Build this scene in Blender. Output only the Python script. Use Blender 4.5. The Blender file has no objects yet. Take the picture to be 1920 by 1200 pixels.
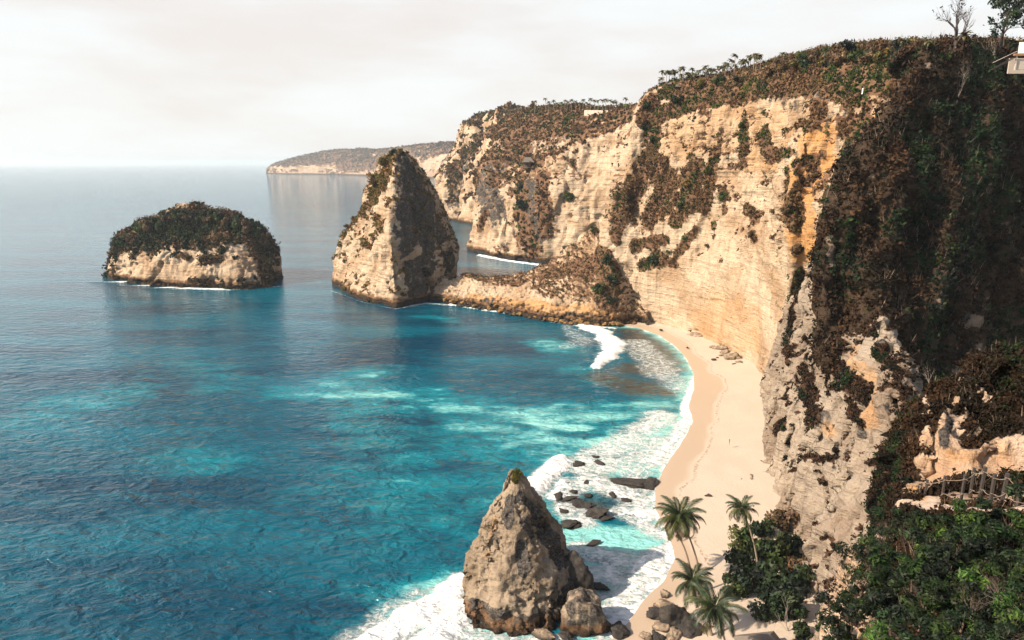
import bpy, math, random
import numpy as np
from mathutils import Vector, Matrix

# ------------------------------------------------------------------ camera, sky, sun, exposure
F, H = 1300.0, 75.0
TH = math.atan(294 / F)
scene = bpy.context.scene
COL = scene.collection
cam_d = bpy.data.cameras.new('camera')
cam = bpy.data.objects.new('camera', cam_d)
COL.objects.link(cam)
scene.camera = cam
cam_d.sensor_width = 36.0
cam_d.lens = F / 1920 * 36.0
cam_d.clip_start = 0.5
cam_d.clip_end = 80000
cam.location = (0, 0, H)
cam.rotation_euler = (math.pi / 2 - TH, 0, 0)

SUN_DIR = Vector((-0.93, -0.36, 0.0)).normalized()
SUN_EL = math.radians(37)
world = bpy.data.worlds.new('World')
scene.world = world
world.use_nodes = True
wn, wl = world.node_tree.nodes, world.node_tree.links
wn.clear()
sky = wn.new('ShaderNodeTexSky')
sky.sky_type = 'NISHITA'
sky.sun_disc = False
sky.sun_elevation = SUN_EL
sky.sun_rotation = math.atan2(SUN_DIR.x, SUN_DIR.y)
sky.altitude = 50
sky.air_density = 1.0
sky.dust_density = 2.5
sky.ozone_density = 1.0
tc = wn.new('ShaderNodeTexCoord')
mp = wn.new('ShaderNodeMapping')
mp.inputs['Scale'].default_value = (1.6, 1.6, 7.0)
mp.inputs['Rotation'].default_value = (0.1, 0.12, 0.4)
wl.new(tc.outputs['Generated'], mp.inputs['Vector'])
cn = wn.new('ShaderNodeTexNoise')
cn.inputs['Scale'].default_value = 1.7
cn.inputs['Detail'].default_value = 7
cn.inputs['Roughness'].default_value = 0.55
wl.new(mp.outputs[0], cn.inputs['Vector'])
cr = wn.new('ShaderNodeMapRange')
cr.interpolation_type = 'SMOOTHSTEP'
cr.inputs['From Min'].default_value = 0.36
cr.inputs['From Max'].default_value = 0.66
wl.new(cn.outputs[0], cr.inputs['Value'])
cc = wn.new('ShaderNodeMixRGB')
cc.inputs[1].default_value = (4.95, 5.05, 5.0, 1)
cc.inputs[2].default_value = (4.6, 4.3, 4.08, 1)
wl.new(cr.outputs[0], cc.inputs[0])
# thin cloud veil: dense towards the horizon, opened above the view to cool shade and reflections
sx = wn.new('ShaderNodeSeparateXYZ')
wl.new(tc.outputs['Generated'], sx.inputs[0])
hr = wn.new('ShaderNodeMapRange')
hr.inputs['From Min'].default_value = 0.22
hr.inputs['From Max'].default_value = 0.6
hr.inputs['To Min'].default_value = 0.93
hr.inputs['To Max'].default_value = 0.06
wl.new(sx.outputs['Z'], hr.inputs['Value'])
cm = wn.new('ShaderNodeMixRGB')
wl.new(hr.outputs[0], cm.inputs[0])
wl.new(sky.outputs[0], cm.inputs[1])
wl.new(cc.outputs[0], cm.inputs[2])
bg = wn.new('ShaderNodeBackground')
bg.inputs['Strength'].default_value = 0.1
wl.new(cm.outputs[0], bg.inputs['Color'])
wo = wn.new('ShaderNodeOutputWorld')
wl.new(bg.outputs[0], wo.inputs['Surface'])

sun_d = bpy.data.lights.new('sun', 'SUN')
sun_d.energy = 4.85
sun_d.angle = math.radians(0.6)
sun_d.color = (1.0, 0.83, 0.645)
sun = bpy.data.objects.new('sun', sun_d)
COL.objects.link(sun)
sd = Vector((SUN_DIR.x * math.cos(SUN_EL), SUN_DIR.y * math.cos(SUN_EL), math.sin(SUN_EL)))
sun.rotation_euler = sd.to_track_quat('Z', 'Y').to_euler()
sun.location = sd * 500

scene.render.engine = 'CYCLES'
scene.cycles.use_denoising = True
scene.cycles.max_bounces = 6
scene.cycles.diffuse_bounces = 3
scene.cycles.glossy_bounces = 3
scene.cycles.volume_bounces = 1
scene.cycles.use_adaptive_sampling = True
scene.cycles.adaptive_threshold = 0.02
scene.view_settings.view_transform = 'Standard'
scene.view_settings.look = 'None'
scene.view_settings.gamma = 1.0
scene.view_settings.use_curve_mapping = False
scene.view_settings.exposure = 1.0

# ------------------------------------------------------------------ measuring helpers
def _ray(px, py):
    u = (600 - py) / F
    return (px - 960) / F, math.cos(TH) + u * math.sin(TH), -math.sin(TH) + u * math.cos(TH)

def G(px, py, z=0.0):                    # point on the horizontal level z
    a, b, c = _ray(px, py)
    t = (z - H) / c
    return (a * t, b * t, z)

def A(px, py, Y):                        # point at distance Y
    a, b, c = _ray(px, py)
    t = Y / b
    return (a * t, Y, H + c * t)

def proj(P):                             # measured position of points in the photograph
    x, y, z = P[:, 0], P[:, 1], P[:, 2] - H
    f = y * math.cos(TH) - z * math.sin(TH)
    u = y * math.sin(TH) + z * math.cos(TH)
    f = np.where(f < 0.1, 0.1, f)
    return 960 + F * x / f, 600 - F * u / f, f

# ------------------------------------------------------------------ noise
_rs = np.random.RandomState(11)
_perm = np.concatenate([_rs.permutation(256)] * 3)
_grad = _rs.normal(size=(256, 3))
_grad /= np.linalg.norm(_grad, axis=1)[:, None]

def noise(P, s=(1, 1, 1), o=0.0):
    if not hasattr(s, '__len__'):
        s = (s, s, s)
    Q = P / np.array(s, float) + o
    i = np.floor(Q).astype(int)
    f = Q - i
    i &= 255
    w = f * f * f * (f * (f * 6 - 15) + 10)
    r = np.zeros(len(P))
    for dx in (0, 1):
        wx = w[:, 0] if dx else 1 - w[:, 0]
        for dy in (0, 1):
            wy = w[:, 1] if dy else 1 - w[:, 1]
            for dz in (0, 1):
                wz = w[:, 2] if dz else 1 - w[:, 2]
                h = _perm[_perm[_perm[(i[:, 0] + dx) & 255] + ((i[:, 1] + dy) & 255)] + ((i[:, 2] + dz) & 255)]
                g = _grad[h]
                r += wx * wy * wz * (g[:, 0] * (f[:, 0] - dx) + g[:, 1] * (f[:, 1] - dy) + g[:, 2] * (f[:, 2] - dz))
    return r * 1.6

def fbm(P, s, octv=4, o=0.0, gain=0.5):
    s = np.array(s if hasattr(s, '__len__') else (s, s, s), float)
    r, a = np.zeros(len(P)), 1.0
    for k in range(octv):
        r += a * noise(P, s / 2 ** k, o + 7.3 * k)
        a *= gain
    return r

def worley(P, s, o=0.0):
    """distance gap between the two nearest jittered cell points: 0 on the borders"""
    Q = P / np.array(s, float) + o
    i = np.floor(Q).astype(int)
    f1 = np.full(len(P), 9.0); f2 = np.full(len(P), 9.0)
    for dx in (-1, 0, 1):
        for dy in (-1, 0, 1):
            for dz in (-1, 0, 1):
                c = i + (dx, dy, dz)
                h = _perm[_perm[_perm[c[:, 0] & 255] + (c[:, 1] & 255)] + (c[:, 2] & 255)]
                d = np.linalg.norm(c + .5 + _grad[h] * .42 - Q, axis=1)
                f2 = np.minimum(f2, np.maximum(f1, d)); f1 = np.minimum(f1, d)
    return f1, f2 - f1

def sstep(a, b, x):
    t = np.clip((x - a) / (b - a), 0, 1)
    return t * t * (3 - 2 * t)

# ------------------------------------------------------------------ object helpers
def tag(o, label=None, cat=None, group=None, kind=None):
    if label: o['label'] = label
    if cat: o['category'] = cat
    if group: o['group'] = group
    if kind: o['kind'] = kind
    return o

def empty(name, loc, label=None, cat=None, group=None, rz=0.0):
    o = bpy.data.objects.new(name, None)
    COL.objects.link(o)
    o.location = loc
    o.rotation_euler = (0, 0, rz)
    return tag(o, label, cat, group)

def mesh_np(name, V, Fc, mat, smooth=False, attrs=None):
    """V (n,3), Fc (m,k) quads or tris"""
    me = bpy.data.meshes.new(name)
    n, m, k = len(V), len(Fc), Fc.shape[1]
    me.vertices.add(n)
    me.vertices.foreach_set('co', np.asarray(V, np.float32).ravel())
    me.loops.add(m * k)
    me.loops.foreach_set('vertex_index', np.asarray(Fc, np.int32).ravel())
    me.polygons.add(m)
    me.polygons.foreach_set('loop_start', np.arange(0, m * k, k, dtype=np.int32))
    me.polygons.foreach_set('loop_total', np.full(m, k, np.int32))
    me.polygons.foreach_set('use_smooth', np.full(m, bool(smooth)))
    if attrs:
        for an, av in attrs.items():
            if av.ndim == 1:
                at = me.attributes.new(an, 'FLOAT', 'POINT')
                at.data.foreach_set('value', np.asarray(av, np.float32))
            else:
                at = me.attributes.new(an, 'FLOAT_COLOR', 'POINT')
                c = np.ones((n, 4), np.float32)
                c[:, :3] = av
                at.data.foreach_set('color', c.ravel())
    me.update(calc_edges=True)
    if mat: me.materials.append(mat)
    return me

def link(name, me, parent=None):
    o = bpy.data.objects.new(name, me)
    COL.objects.link(o)
    if parent: o.parent = parent
    return o

def copy_tree(o, parent=None):
    c = o.copy()
    COL.objects.link(c)
    c.parent = parent
    for ch in list(o.children):
        copy_tree(ch, c)
    return c

class MB:
    """collects small shapes into one mesh"""
    def __init__(s): s.v, s.f = [], []
    def tube(s, pts, rads, n=6, cap=True):
        base = len(s.v)
        pts = [Vector(p) for p in pts]
        for i, p in enumerate(pts):
            d = (pts[min(i + 1, len(pts) - 1)] - pts[max(i - 1, 0)])
            d = d.normalized() if d.length > 1e-6 else Vector((0, 0, 1))
            a = d.orthogonal().normalized() if i == 0 else (pa - d * pa.dot(d)).normalized()
            pa = a
            b = d.cross(a)
            for k in range(n):
                t = 2 * math.pi * k / n
                s.v.append(tuple(p + (a * math.cos(t) + b * math.sin(t)) * rads[i]))
        for i in range(len(pts) - 1):
            for k in range(n):
                k2 = (k + 1) % n
                s.f.append((base + i * n + k, base + i * n + k2, base + (i + 1) * n + k2, base + (i + 1) * n + k))
        if cap:
            s.f.append(tuple(base + k for k in range(n))[::-1])
            s.f.append(tuple(base + (len(pts) - 1) * n + k for k in range(n)))
        return s
    def box(s, c, d, rot=None):
        base = len(s.v)
        for x in (-.5, .5):
            for y in (-.5, .5):
                for z in (-.5, .5):
                    p = Vector((x * d[0], y * d[1], z * d[2]))
                    if rot is not None: p = rot @ p
                    s.v.append(tuple(p + Vector(c)))
        for q in ((0, 1, 3, 2), (4, 6, 7, 5), (0, 4, 5, 1), (2, 3, 7, 6), (0, 2, 6, 4), (1, 5, 7, 3)):
            s.f.append(tuple(base + k for k in q))
        return s
    def poly(s, pts):
        base = len(s.v)
        s.v += [tuple(p) for p in pts]
        s.f.append(tuple(range(base, base + len(pts))))
        return s
    def mesh(s, name, mat, smooth=False, bevel=0.0):
        me = bpy.data.meshes.new(name)
        me.from_pydata(s.v, [], s.f)
        if mat: me.materials.append(mat)
        if bevel:
            import bmesh
            bm = bmesh.new(); bm.from_mesh(me)
            bmesh.ops.bevel(bm, geom=list(bm.edges), offset=bevel, segments=1, affect='EDGES')
            bm.to_mesh(me); bm.free()
        if smooth: me.polygons.foreach_set('use_smooth', [True] * len(me.polygons))
        me.update()
        return me
    def build(s, name, mat, parent=None, smooth=False, bevel=0.0):
        return link(name, s.mesh(name, mat, smooth, bevel), parent)

# ------------------------------------------------------------------ materials
class NT:
    def __init__(s, name):
        s.m = bpy.data.materials.new(name)
        s.m.use_nodes = True
        s.n, s.l = s.m.node_tree.nodes, s.m.node_tree.links
        s.n.clear()
        s.out = s.n.new('ShaderNodeOutputMaterial')
        s.b = s.n.new('ShaderNodeBsdfPrincipled')
        s.l.new(s.b.outputs[0], s.out.inputs['Surface'])
        s.geo = s.n.new('ShaderNodeNewGeometry')
    def put(s, v, sock):
        if hasattr(v, 'is_linked') or isinstance(v, bpy.types.NodeSocket): s.l.new(v, sock)
        elif hasattr(v, '__len__') and len(v) == 3 and sock.type == 'RGBA': sock.default_value = (*v, 1)
        else: sock.default_value = v
    def noise(s, scale=(1, 1, 1), detail=5, rough=0.55, dist=0.0, off=(0, 0, 0), vec=None):
        m = s.n.new('ShaderNodeMapping')
        m.inputs['Scale'].default_value = scale
        m.inputs['Location'].default_value = off
        s.l.new(vec if vec is not None else s.geo.outputs['Position'], m.inputs['Vector'])
        t = s.n.new('ShaderNodeTexNoise')
        t.inputs['Scale'].default_value = 1
        t.inputs['Detail'].default_value = detail
        t.inputs['Roughness'].default_value = rough
        t.inputs['Distortion'].default_value = dist
        s.l.new(m.outputs[0], t.inputs['Vector'])
        return t.outputs[0]
    def vor(s, scale, feature='DISTANCE_TO_EDGE', vec=None):
        m = s.n.new('ShaderNodeMapping')
        m.inputs['Scale'].default_value = scale
        s.l.new(vec if vec is not None else s.geo.outputs['Position'], m.inputs['Vector'])
        t = s.n.new('ShaderNodeTexVoronoi')
        t.feature = feature
        t.inputs['Scale'].default_value = 1
        s.l.new(m.outputs[0], t.inputs['Vector'])
        return t.outputs[0]
    def rng(s, v, a, b, c=0.0, d=1.0, smooth=True):
        r = s.n.new('ShaderNodeMapRange')
        if smooth: r.interpolation_type = 'SMOOTHSTEP'
        s.put(v, r.inputs['Value'])
        for k, x in zip(('From Min', 'From Max', 'To Min', 'To Max'), (a, b, c, d)): r.inputs[k].default_value = x
        return r.outputs[0]
    def math(s, op, a, b=0.0, clamp=False):
        r = s.n.new('ShaderNodeMath')
        r.operation = op
        r.use_clamp = clamp
        s.put(a, r.inputs[0]); s.put(b, r.inputs[1])
        return r.outputs[0]
    def mix(s, f, a, b, mode='MIX'):
        r = s.n.new('ShaderNodeMixRGB')
        r.blend_type = mode
        s.put(f, r.inputs[0])
        for v, k in ((a, 1), (b, 2)):
            if isinstance(v, tuple): r.inputs[k].default_value = (*v, 1)
            else: s.l.new(v, r.inputs[k])
        return r.outputs[0]
    def attr(s, name, out='Fac'):
        a = s.n.new('ShaderNodeAttribute')
        a.attribute_name = name
        return a.outputs[out]
    def z(s):
        x = s.n.new('ShaderNodeSeparateXYZ')
        s.l.new(s.geo.outputs['Position'], x.inputs[0])
        return x.outputs['Z']
    def bump(s, h, dist, strength=1.0, nrm=None):
        b = s.n.new('ShaderNodeBump')
        b.inputs['Distance'].default_value = dist
        b.inputs['Strength'].default_value = strength
        s.l.new(h, b.inputs['Height'])
        if nrm is not None: s.l.new(nrm, b.inputs['Normal'])
        return b.outputs[0]
    def set(s, **k):
        for n, v in k.items():
            s.put(v, s.b.inputs[n.replace('_', ' ')])
        return s.m

def simple(name, col, rough=0.8, var=0.25, scale=3.0, spec=0.3):
    t = NT(name)
    n = t.noise((scale,) * 3, 4)
    c = t.mix(n, tuple(x * (1 - var) for x in col), tuple(min(1, x * (1 + var)) for x in col))
    t.set(Base_Color=c, Roughness=rough)
    t.b.inputs['Specular IOR Level'].default_value = spec
    return t.m

def rock_mat(name, cream=(0.54, 0.43, 0.31), tan=(0.38, 0.26, 0.16), grey=(0.075, 0.066, 0.058), soil=(0.135, 0.078, 0.046),
             k=1.0, stain_bias=0.0, strata=0.55, foot=(2.2, 3.4)):
    """limestone: cream and tan beds, water streaks, grey weathering and painted shade, dark wave-cut foot"""
    t = NT(name)
    cream, tan = tuple(x * .82 for x in cream), tuple(x * .82 for x in tan)
    big = t.noise((.045 * k, .045 * k, .07 * k), 4)
    mid = t.noise((.22 * k, .22 * k, .3 * k), 6, .6)
    fine = t.noise((1.3 * k, 1.3 * k, 1.7 * k), 5, .65)
    st = t.noise((.05 * k, .05 * k, 1.1 * k), 5, .6, .3)
    st2 = t.noise((.12 * k, .12 * k, 3.2 * k), 3, .6)
    vert = t.noise((.42 * k, .42 * k, .022 * k), 6, .6, .6)
    c = t.mix(t.rng(big, .38, .66), cream, tan)
    c = t.mix(t.math('MULTIPLY', t.rng(mid, .5, .72), .55), c, (cream[0] * 1.12, cream[1] * 1.1, cream[2] * 1.05))
    c = t.mix(t.math('MULTIPLY', t.rng(st, .56, .64), strata), c, (tan[0] * .55, tan[1] * .52, tan[2] * .5))
    c = t.mix(t.math('MULTIPLY', t.rng(st2, .56, .68), .3 * strata), c, (tan[0] * .5, tan[1] * .45, tan[2] * .4))
    c = t.mix(t.math('MULTIPLY', t.rng(vert, .52, .74), .55), c, (tan[0] * .62, tan[1] * .6, tan[2] * .6))
    c = t.mix(t.math('MULTIPLY', t.attr('orange'), t.rng(mid, .3, .6, .55, .95)), c, (.42, .22, .08))
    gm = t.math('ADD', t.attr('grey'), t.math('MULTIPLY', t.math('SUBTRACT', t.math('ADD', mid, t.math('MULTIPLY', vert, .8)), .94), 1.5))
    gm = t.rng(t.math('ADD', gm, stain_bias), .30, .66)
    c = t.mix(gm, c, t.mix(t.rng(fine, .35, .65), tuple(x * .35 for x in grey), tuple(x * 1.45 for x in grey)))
    c = t.mix(t.math('MULTIPLY', t.rng(fine, .30, .12), .0), c, grey)
    # crevice specks
    c = t.mix(t.math('MULTIPLY', t.rng(fine, .40, .30), .5), c, (grey[0] * .5, grey[1] * .45, grey[2] * .4))
    # dry scrub soil
    vg = t.rng(t.math('ADD', t.attr('veg'), t.math('MULTIPLY', t.math('SUBTRACT', fine, .5), .9)), .32, .62)
    c = t.mix(vg, c, t.mix(mid, tuple(x * .6 for x in soil), tuple(x * 1.6 for x in soil)))
    # wave-cut foot
    z = t.math('ADD', t.z(), t.math('MULTIPLY', t.math('SUBTRACT', mid, .5), 4.0))
    c = t.mix(t.rng(z, foot[1] + 1.4, foot[1]), c, (.15, .085, .045))
    c = t.mix(t.rng(z, foot[0] + 1.0, foot[0]), c, (.035, .024, .017))
    h = t.math('ADD', t.math('MULTIPLY', mid, 1.6), t.math('MULTIPLY', fine, .55))
    h = t.math('ADD', h, t.math('MULTIPLY', st, .9))
    h = t.math('ADD', h, t.math('MULTIPLY', vert, .9))
    nb = t.bump(h, 1.3 / k, .85)
    t.set(Base_Color=c, Roughness=.92, Normal=nb)
    t.b.inputs['Specular IOR Level'].default_value = .15
    return t.m

ROCK = rock_mat('limestone')
ROCK_FAR = rock_mat('limestone_far', k=.25, foot=(2, 6))
ROCK_GULLY = rock_mat('limestone_gully', cream=(.30, .23, .17), tan=(.2, .14, .10), k=1.2, soil=(.042, .028, .018))  # darker limestone and soil stand in for part of the gully's shade
ROCK_SPUR = rock_mat('limestone_spur', soil=(.05, .027, .017), cream=(.365, .305, .24), tan=(.26, .20, .15), k=1.3, foot=(-9, -8))
ROCK_NEAR = rock_mat('limestone_near', cream=(.56, .44, .34), tan=(.42, .28, .18), k=3.2, soil=(.022, .016, .011), strata=.3, foot=(-5, -4))
ROCK_PIN = rock_mat('limestone_pinnacle', cream=(.345, .275, .20), tan=(.21, .16, .11), k=2.0, strata=.35, foot=(.5, 1.2))
ROCK_WALL = rock_mat('limestone_wall', foot=(-9, -8), strata=.38)

def boulder_mat(name, a, b):
    t = NT(name)
    n1, n2 = t.noise((.9,) * 3, 6, .6), t.noise((4.5,) * 3, 5, .65)
    c = t.mix(t.rng(n1, .35, .65), a, b)
    c = t.mix(t.math('MULTIPLY', t.rng(n2, .5, .35), .6), c, tuple(x * .35 for x in a))
    c = t.mix(t.rng(t.z(), .9, .2), c, (.022, .018, .014))
    t.set(Base_Color=c, Roughness=.85, Normal=t.bump(t.math('ADD', n1, t.math('MULTIPLY', n2, .4)), .35, .9))
    return t.m
BOULDER = boulder_mat('boulder_rock', (.13, .095, .065), (.30, .23, .16))
BOULDER_DARK = boulder_mat('wet_boulder_rock', (.010, .009, .008), (.045, .036, .028))
BOULDER_RUST = boulder_mat('algae_boulder_rock', (.10, .055, .015), (.24, .13, .04))

def leaf_mat(name, rough=.6, trans=0.25, spec=.3):
    t = NT(name)
    c = t.attr('tint', 'Color')
    n = t.noise((.8,) * 3, 2)
    c2 = t.mix(t.rng(n, .3, .7), t.mix(1.0, c, (.65, .65, .65), 'MULTIPLY'), t.mix(1.0, c, (1.35, 1.3, 1.2), 'MULTIPLY'))
    t.set(Base_Color=c2, Roughness=rough)
    t.b.inputs['Specular IOR Level'].default_value = spec
    tr = t.n.new('ShaderNodeBsdfTranslucent')
    t.l.new(c2, tr.inputs[0])
    mx = t.n.new('ShaderNodeMixShader')
    mx.inputs[0].default_value = trans
    t.l.new(t.b.outputs[0], mx.inputs[1])
    t.l.new(tr.outputs[0], mx.inputs[2])
    t.l.new(mx.outputs[0], t.out.inputs['Surface'])
    return t.m
LEAF = leaf_mat('foliage')
SCRUB = leaf_mat('scrub_foliage', .8, .12, .1)
PALM_LEAF = leaf_mat('palm_foliage', .45, .2, .45)
BARK = simple('bark', (.12, .09, .07), .9)
PALE_BARK = simple('pale_bark', (.34, .29, .25), .85)
PALM_BARK = simple('palm_bark', (.20, .155, .12), .9, .35, 6)

# ------------------------------------------------------------------ rock surfaces from control columns
def cr_interp(C, ts, cyc=False):
    """Catmull-Rom along axis 0"""
    n = len(C)
    i = np.floor(ts).astype(int)
    f = (ts - i)
    if cyc:
        idx = [(i + k) % n for k in (-1, 0, 1, 2)]
        p0, p1, p2, p3 = (C[j] for j in idx)
    else:
        i = np.clip(i, 0, n - 2)
        f = ts - i
        E_ = np.concatenate([[2 * C[0] - C[1]], C, [2 * C[-1] - C[-2]]])
        p0, p1, p2, p3 = E_[i], E_[i + 1], E_[i + 2], E_[i + 3]
    f = f.reshape((-1,) + (1,) * (C.ndim - 1))
    # slightly tightened spline
    m1, m2 = (p2 - p0) * .42, (p3 - p1) * .42
    f2, f3 = f * f, f * f * f
    return (2 * f3 - 3 * f2 + 1) * p1 + (f3 - 2 * f2 + f) * m1 + (-2 * f3 + 3 * f2) * p2 + (f3 - f2) * m2

def param(C, cell, cyc=False, nmax=600):
    """sample positions so that cells are about `cell` metres along axis 0"""
    D = np.diff(C, axis=0) if not cyc else np.roll(C, -1, 0) - C
    L = np.linalg.norm(D, axis=-1)
    L = L.reshape(len(L), -1).mean(1)
    ts = []
    for k, l in enumerate(L):
        n = max(1, int(round(l / (cell[k] if hasattr(cell, '__len__') else cell))))
        ts += [k + j / n for j in range(n)]
    if not cyc: ts.append(len(L))
    return np.array(ts, float)

def normals(P, cyc):
    if cyc:
        du = np.roll(P, -1, 0) - np.roll(P, 1, 0)
    else:
        du = np.gradient(P, axis=0)
    dv = np.gradient(P, axis=1)
    N = np.cross(du, dv)
    return N / (np.linalg.norm(N, axis=2, keepdims=True) + 1e-9)

REG = {}
def seg_ratio(P, pts, rads):
    best = np.full(len(P), 9.0)
    pts = [np.array(p, float) for p in pts]
    if len(pts) == 1:
        return np.linalg.norm(P - pts[0], axis=1) / rads[0]
    for a, b, ra, rb in zip(pts[:-1], pts[1:], rads[:-1], rads[1:]):
        d = b - a
        t = np.clip(((P - a) @ d) / (d @ d + 1e-9), 0, 1)
        q = a + t[:, None] * d
        best = np.minimum(best, np.linalg.norm(P - q, axis=1) / (ra + (rb - ra) * t))
    return best

def surface(name, ctrl, cell, mat, disp, cyc=False, cellv=None, strokes=None, veg_up=(.45, .75), veg_bias=0.0,
            grey_bias=0.0, cracks=None, strata_z=None, label=None, kind='structure', cat=None, flip=False, strata=1.0, damp=None, parent=None):
    C = np.array(ctrl, float)
    tu = param(C, cell, cyc)
    P = cr_interp(C, tu, cyc)
    tv = param(P.transpose(1, 0, 2), cellv or cell)
    P = cr_interp(P.transpose(1, 0, 2), tv).transpose(1, 0, 2)
    nu, nv = P.shape[:2]
    sgn = -1.0 if flip else 1.0
    vv = np.broadcast_to(tv[None, :], (nu, nv)).ravel()
    dm = np.ones(nu * nv) if damp is None else damp(vv)
    for amp, s, octv, ridge in disp:
        N = normals(P, cyc).reshape(-1, 3) * sgn
        Q = P.reshape(-1, 3)
        n = fbm(Q, s, octv, o=3.1 + amp)
        if ridge: n = .45 - np.abs(n) * 1.6
        Q = Q + N * (n * amp * dm)[:, None]
        P = Q.reshape(nu, nv, 3)
    if strata:
        N = normals(P, cyc).reshape(-1, 3) * sgn
        Q = P.reshape(-1, 3)
        n = noise(Q, (30, 30, 3.2), 1.0) + .6 * noise(Q, (16, 16, 1.3), 5.0)
        n = np.tanh(n * 2.2) * .5
        msk = sstep(-.25, .35, noise(Q, (22, 22, 14), 9.0))
        steep = 1 - np.clip(np.abs(N[:, 2]) * 1.2, 0, 1)
        NH = N.copy(); NH[:, 2] *= .2
        if strata_z is not None: msk = msk * (.25 + .75 * sstep(strata_z - 12, strata_z + 10, Q[:, 2] + 6 * noise(Q, 20, 3.0)))
        P = (Q + NH * (n * msk * steep * strata * dm)[:, None]).reshape(nu, nv, 3)
    crk = np.zeros(nu * nv)
    for camp, cs, cw in (cracks or []):
        N = normals(P, cyc).reshape(-1, 3) * sgn
        Q = P.reshape(-1, 3)
        W = Q + np.stack([fbm(Q, np.array(cs) * .8, 3, 2.0 + k) for k in range(3)], 1) * np.array(cs) * .35
        f1, gap = worley(W, cs, 4.4)
        c_ = np.exp(-(gap / cw) ** 2) * sstep(-.15, .35, noise(Q, np.array(cs) * 2.2, 8.8))
        crk = np.maximum(crk, c_)
        P = (Q + N * ((-c_ * camp + (f1 - .45) * camp * -.55) * dm)[:, None]).reshape(nu, nv, 3)
    if strokes and 'cut' in strokes:
        Q = P.reshape(-1, 3); N = normals(P, cyc).reshape(-1, 3) * sgn
        px, py, dep = proj(Q)
        for st in strokes['cut']:
            amt, st = st[0], st[1:]
            pts, rads = [], []
            for (x, y, r) in st:
                d2 = (px - x) ** 2 + (py - y) ** 2
                near = d2 < 36
                k = np.argmin(np.where(near, dep, 1e9)) if near.any() else np.argmin(d2)
                pts.append(Q[k]); rads.append(r * dep[k] / F)
            m = sstep(1.2, .6, seg_ratio(Q, pts, rads) + .25 * fbm(Q, 4.0, 2, 2.0))
            Q = Q - N * (m * amt)[:, None]
        P = Q.reshape(nu, nv, 3)
    N = normals(P, cyc).reshape(-1, 3) * sgn
    Q = P.reshape(-1, 3)
    up = N[:, 2]
    nz = fbm(Q, 9.0, 4, 2.0)
    nf = noise(Q, 2.2, 4.0)
    veg = sstep(veg_up[0], veg_up[1], up + nz * .28) + veg_bias + nz * .0
    grey = np.full(len(Q), grey_bias, float) + crk * .32
    orange = np.zeros(len(Q))
    green = sstep(.15, .5, fbm(Q, 14.0, 3, 6.0))
    px, py, dep = proj(Q)
    for typ, sl in (strokes or {}).items():
        for st in sl:
            amt = 1.0
            if isinstance(st[0], (int, float)): amt, st = st[0], st[1:]
            pts, rads = [], []
            for (x, y, r) in st:
                d2 = (px - x) ** 2 + (py - y) ** 2
                near = d2 < 36
                k = np.argmin(np.where(near, dep, 1e9)) if near.any() else np.argmin(d2)
                pts.append(Q[k]); rads.append(r * dep[k] / F)
            ra = seg_ratio(Q, pts, rads) + nz * .35 + nf * .28
            m = sstep(1.15, .75, ra) * amt
            if typ == 'veg': veg = np.maximum(veg, m)
            elif typ == 'veg2': veg = np.maximum(veg, m)
            elif typ == 'bare': veg = veg * (1 - m); green = green * (1 - m)
            elif typ == 'green': green = np.maximum(green, m); veg = np.maximum(veg, m)
            elif typ == 'brown': green = green * (1 - m); veg = np.maximum(veg, m)
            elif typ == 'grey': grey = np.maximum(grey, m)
            elif typ == 'clean': grey = grey * (1 - m) - .5 * m
            elif typ == 'orange': orange = np.maximum(orange, m)
    veg = np.clip(veg, 0, 1)
    idx = np.arange(nu * nv).reshape(nu, nv)
    if cyc: idx = np.concatenate([idx, idx[:1]])
    q = np.stack([idx[:-1, :-1], idx[1:, :-1], idx[1:, 1:], idx[:-1, 1:]], -1).reshape(-1, 4)
    if flip: q = q[:, ::-1]
    me = mesh_np(name, Q, q, mat, True, {'veg': veg, 'grey': grey, 'orange': orange})
    o = link(name, me, parent)
    tag(o, label, cat, None, kind)
    REG[name + ('#' if name in REG else '')] = dict(P=Q, N=N, F=q, veg=veg, green=np.clip(green, 0, 1), px=px, py=py, dep=dep)
    LAST['d'] = REG[name + ('#' if name + '#' in REG else '')]
    return o
LAST = {}

def wall(cols, plateau=((25, 8, 2), (110, 40, 4)), below=-4.0, up=None):
    """cols: lists of (px,py[,Y]) or ('w',x,y,z) from base to rim; the first pixel pair is the waterline"""
    out = []
    for c in cols:
        pts = []
        for k, p in enumerate(c):
            if p[0] == 'w': pts.append(p[1:])
            elif len(p) == 2: pts.append(G(*p))
            else: pts.append(A(*p))
        b = pts[0]
        pts = [(b[0], b[1], below)] + pts
        r = pts[-1]
        for d in plateau:
            pts.append((r[0] + d[0], r[1] + d[1], r[2] + d[2]))
        out.append(pts)
    return out

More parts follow.
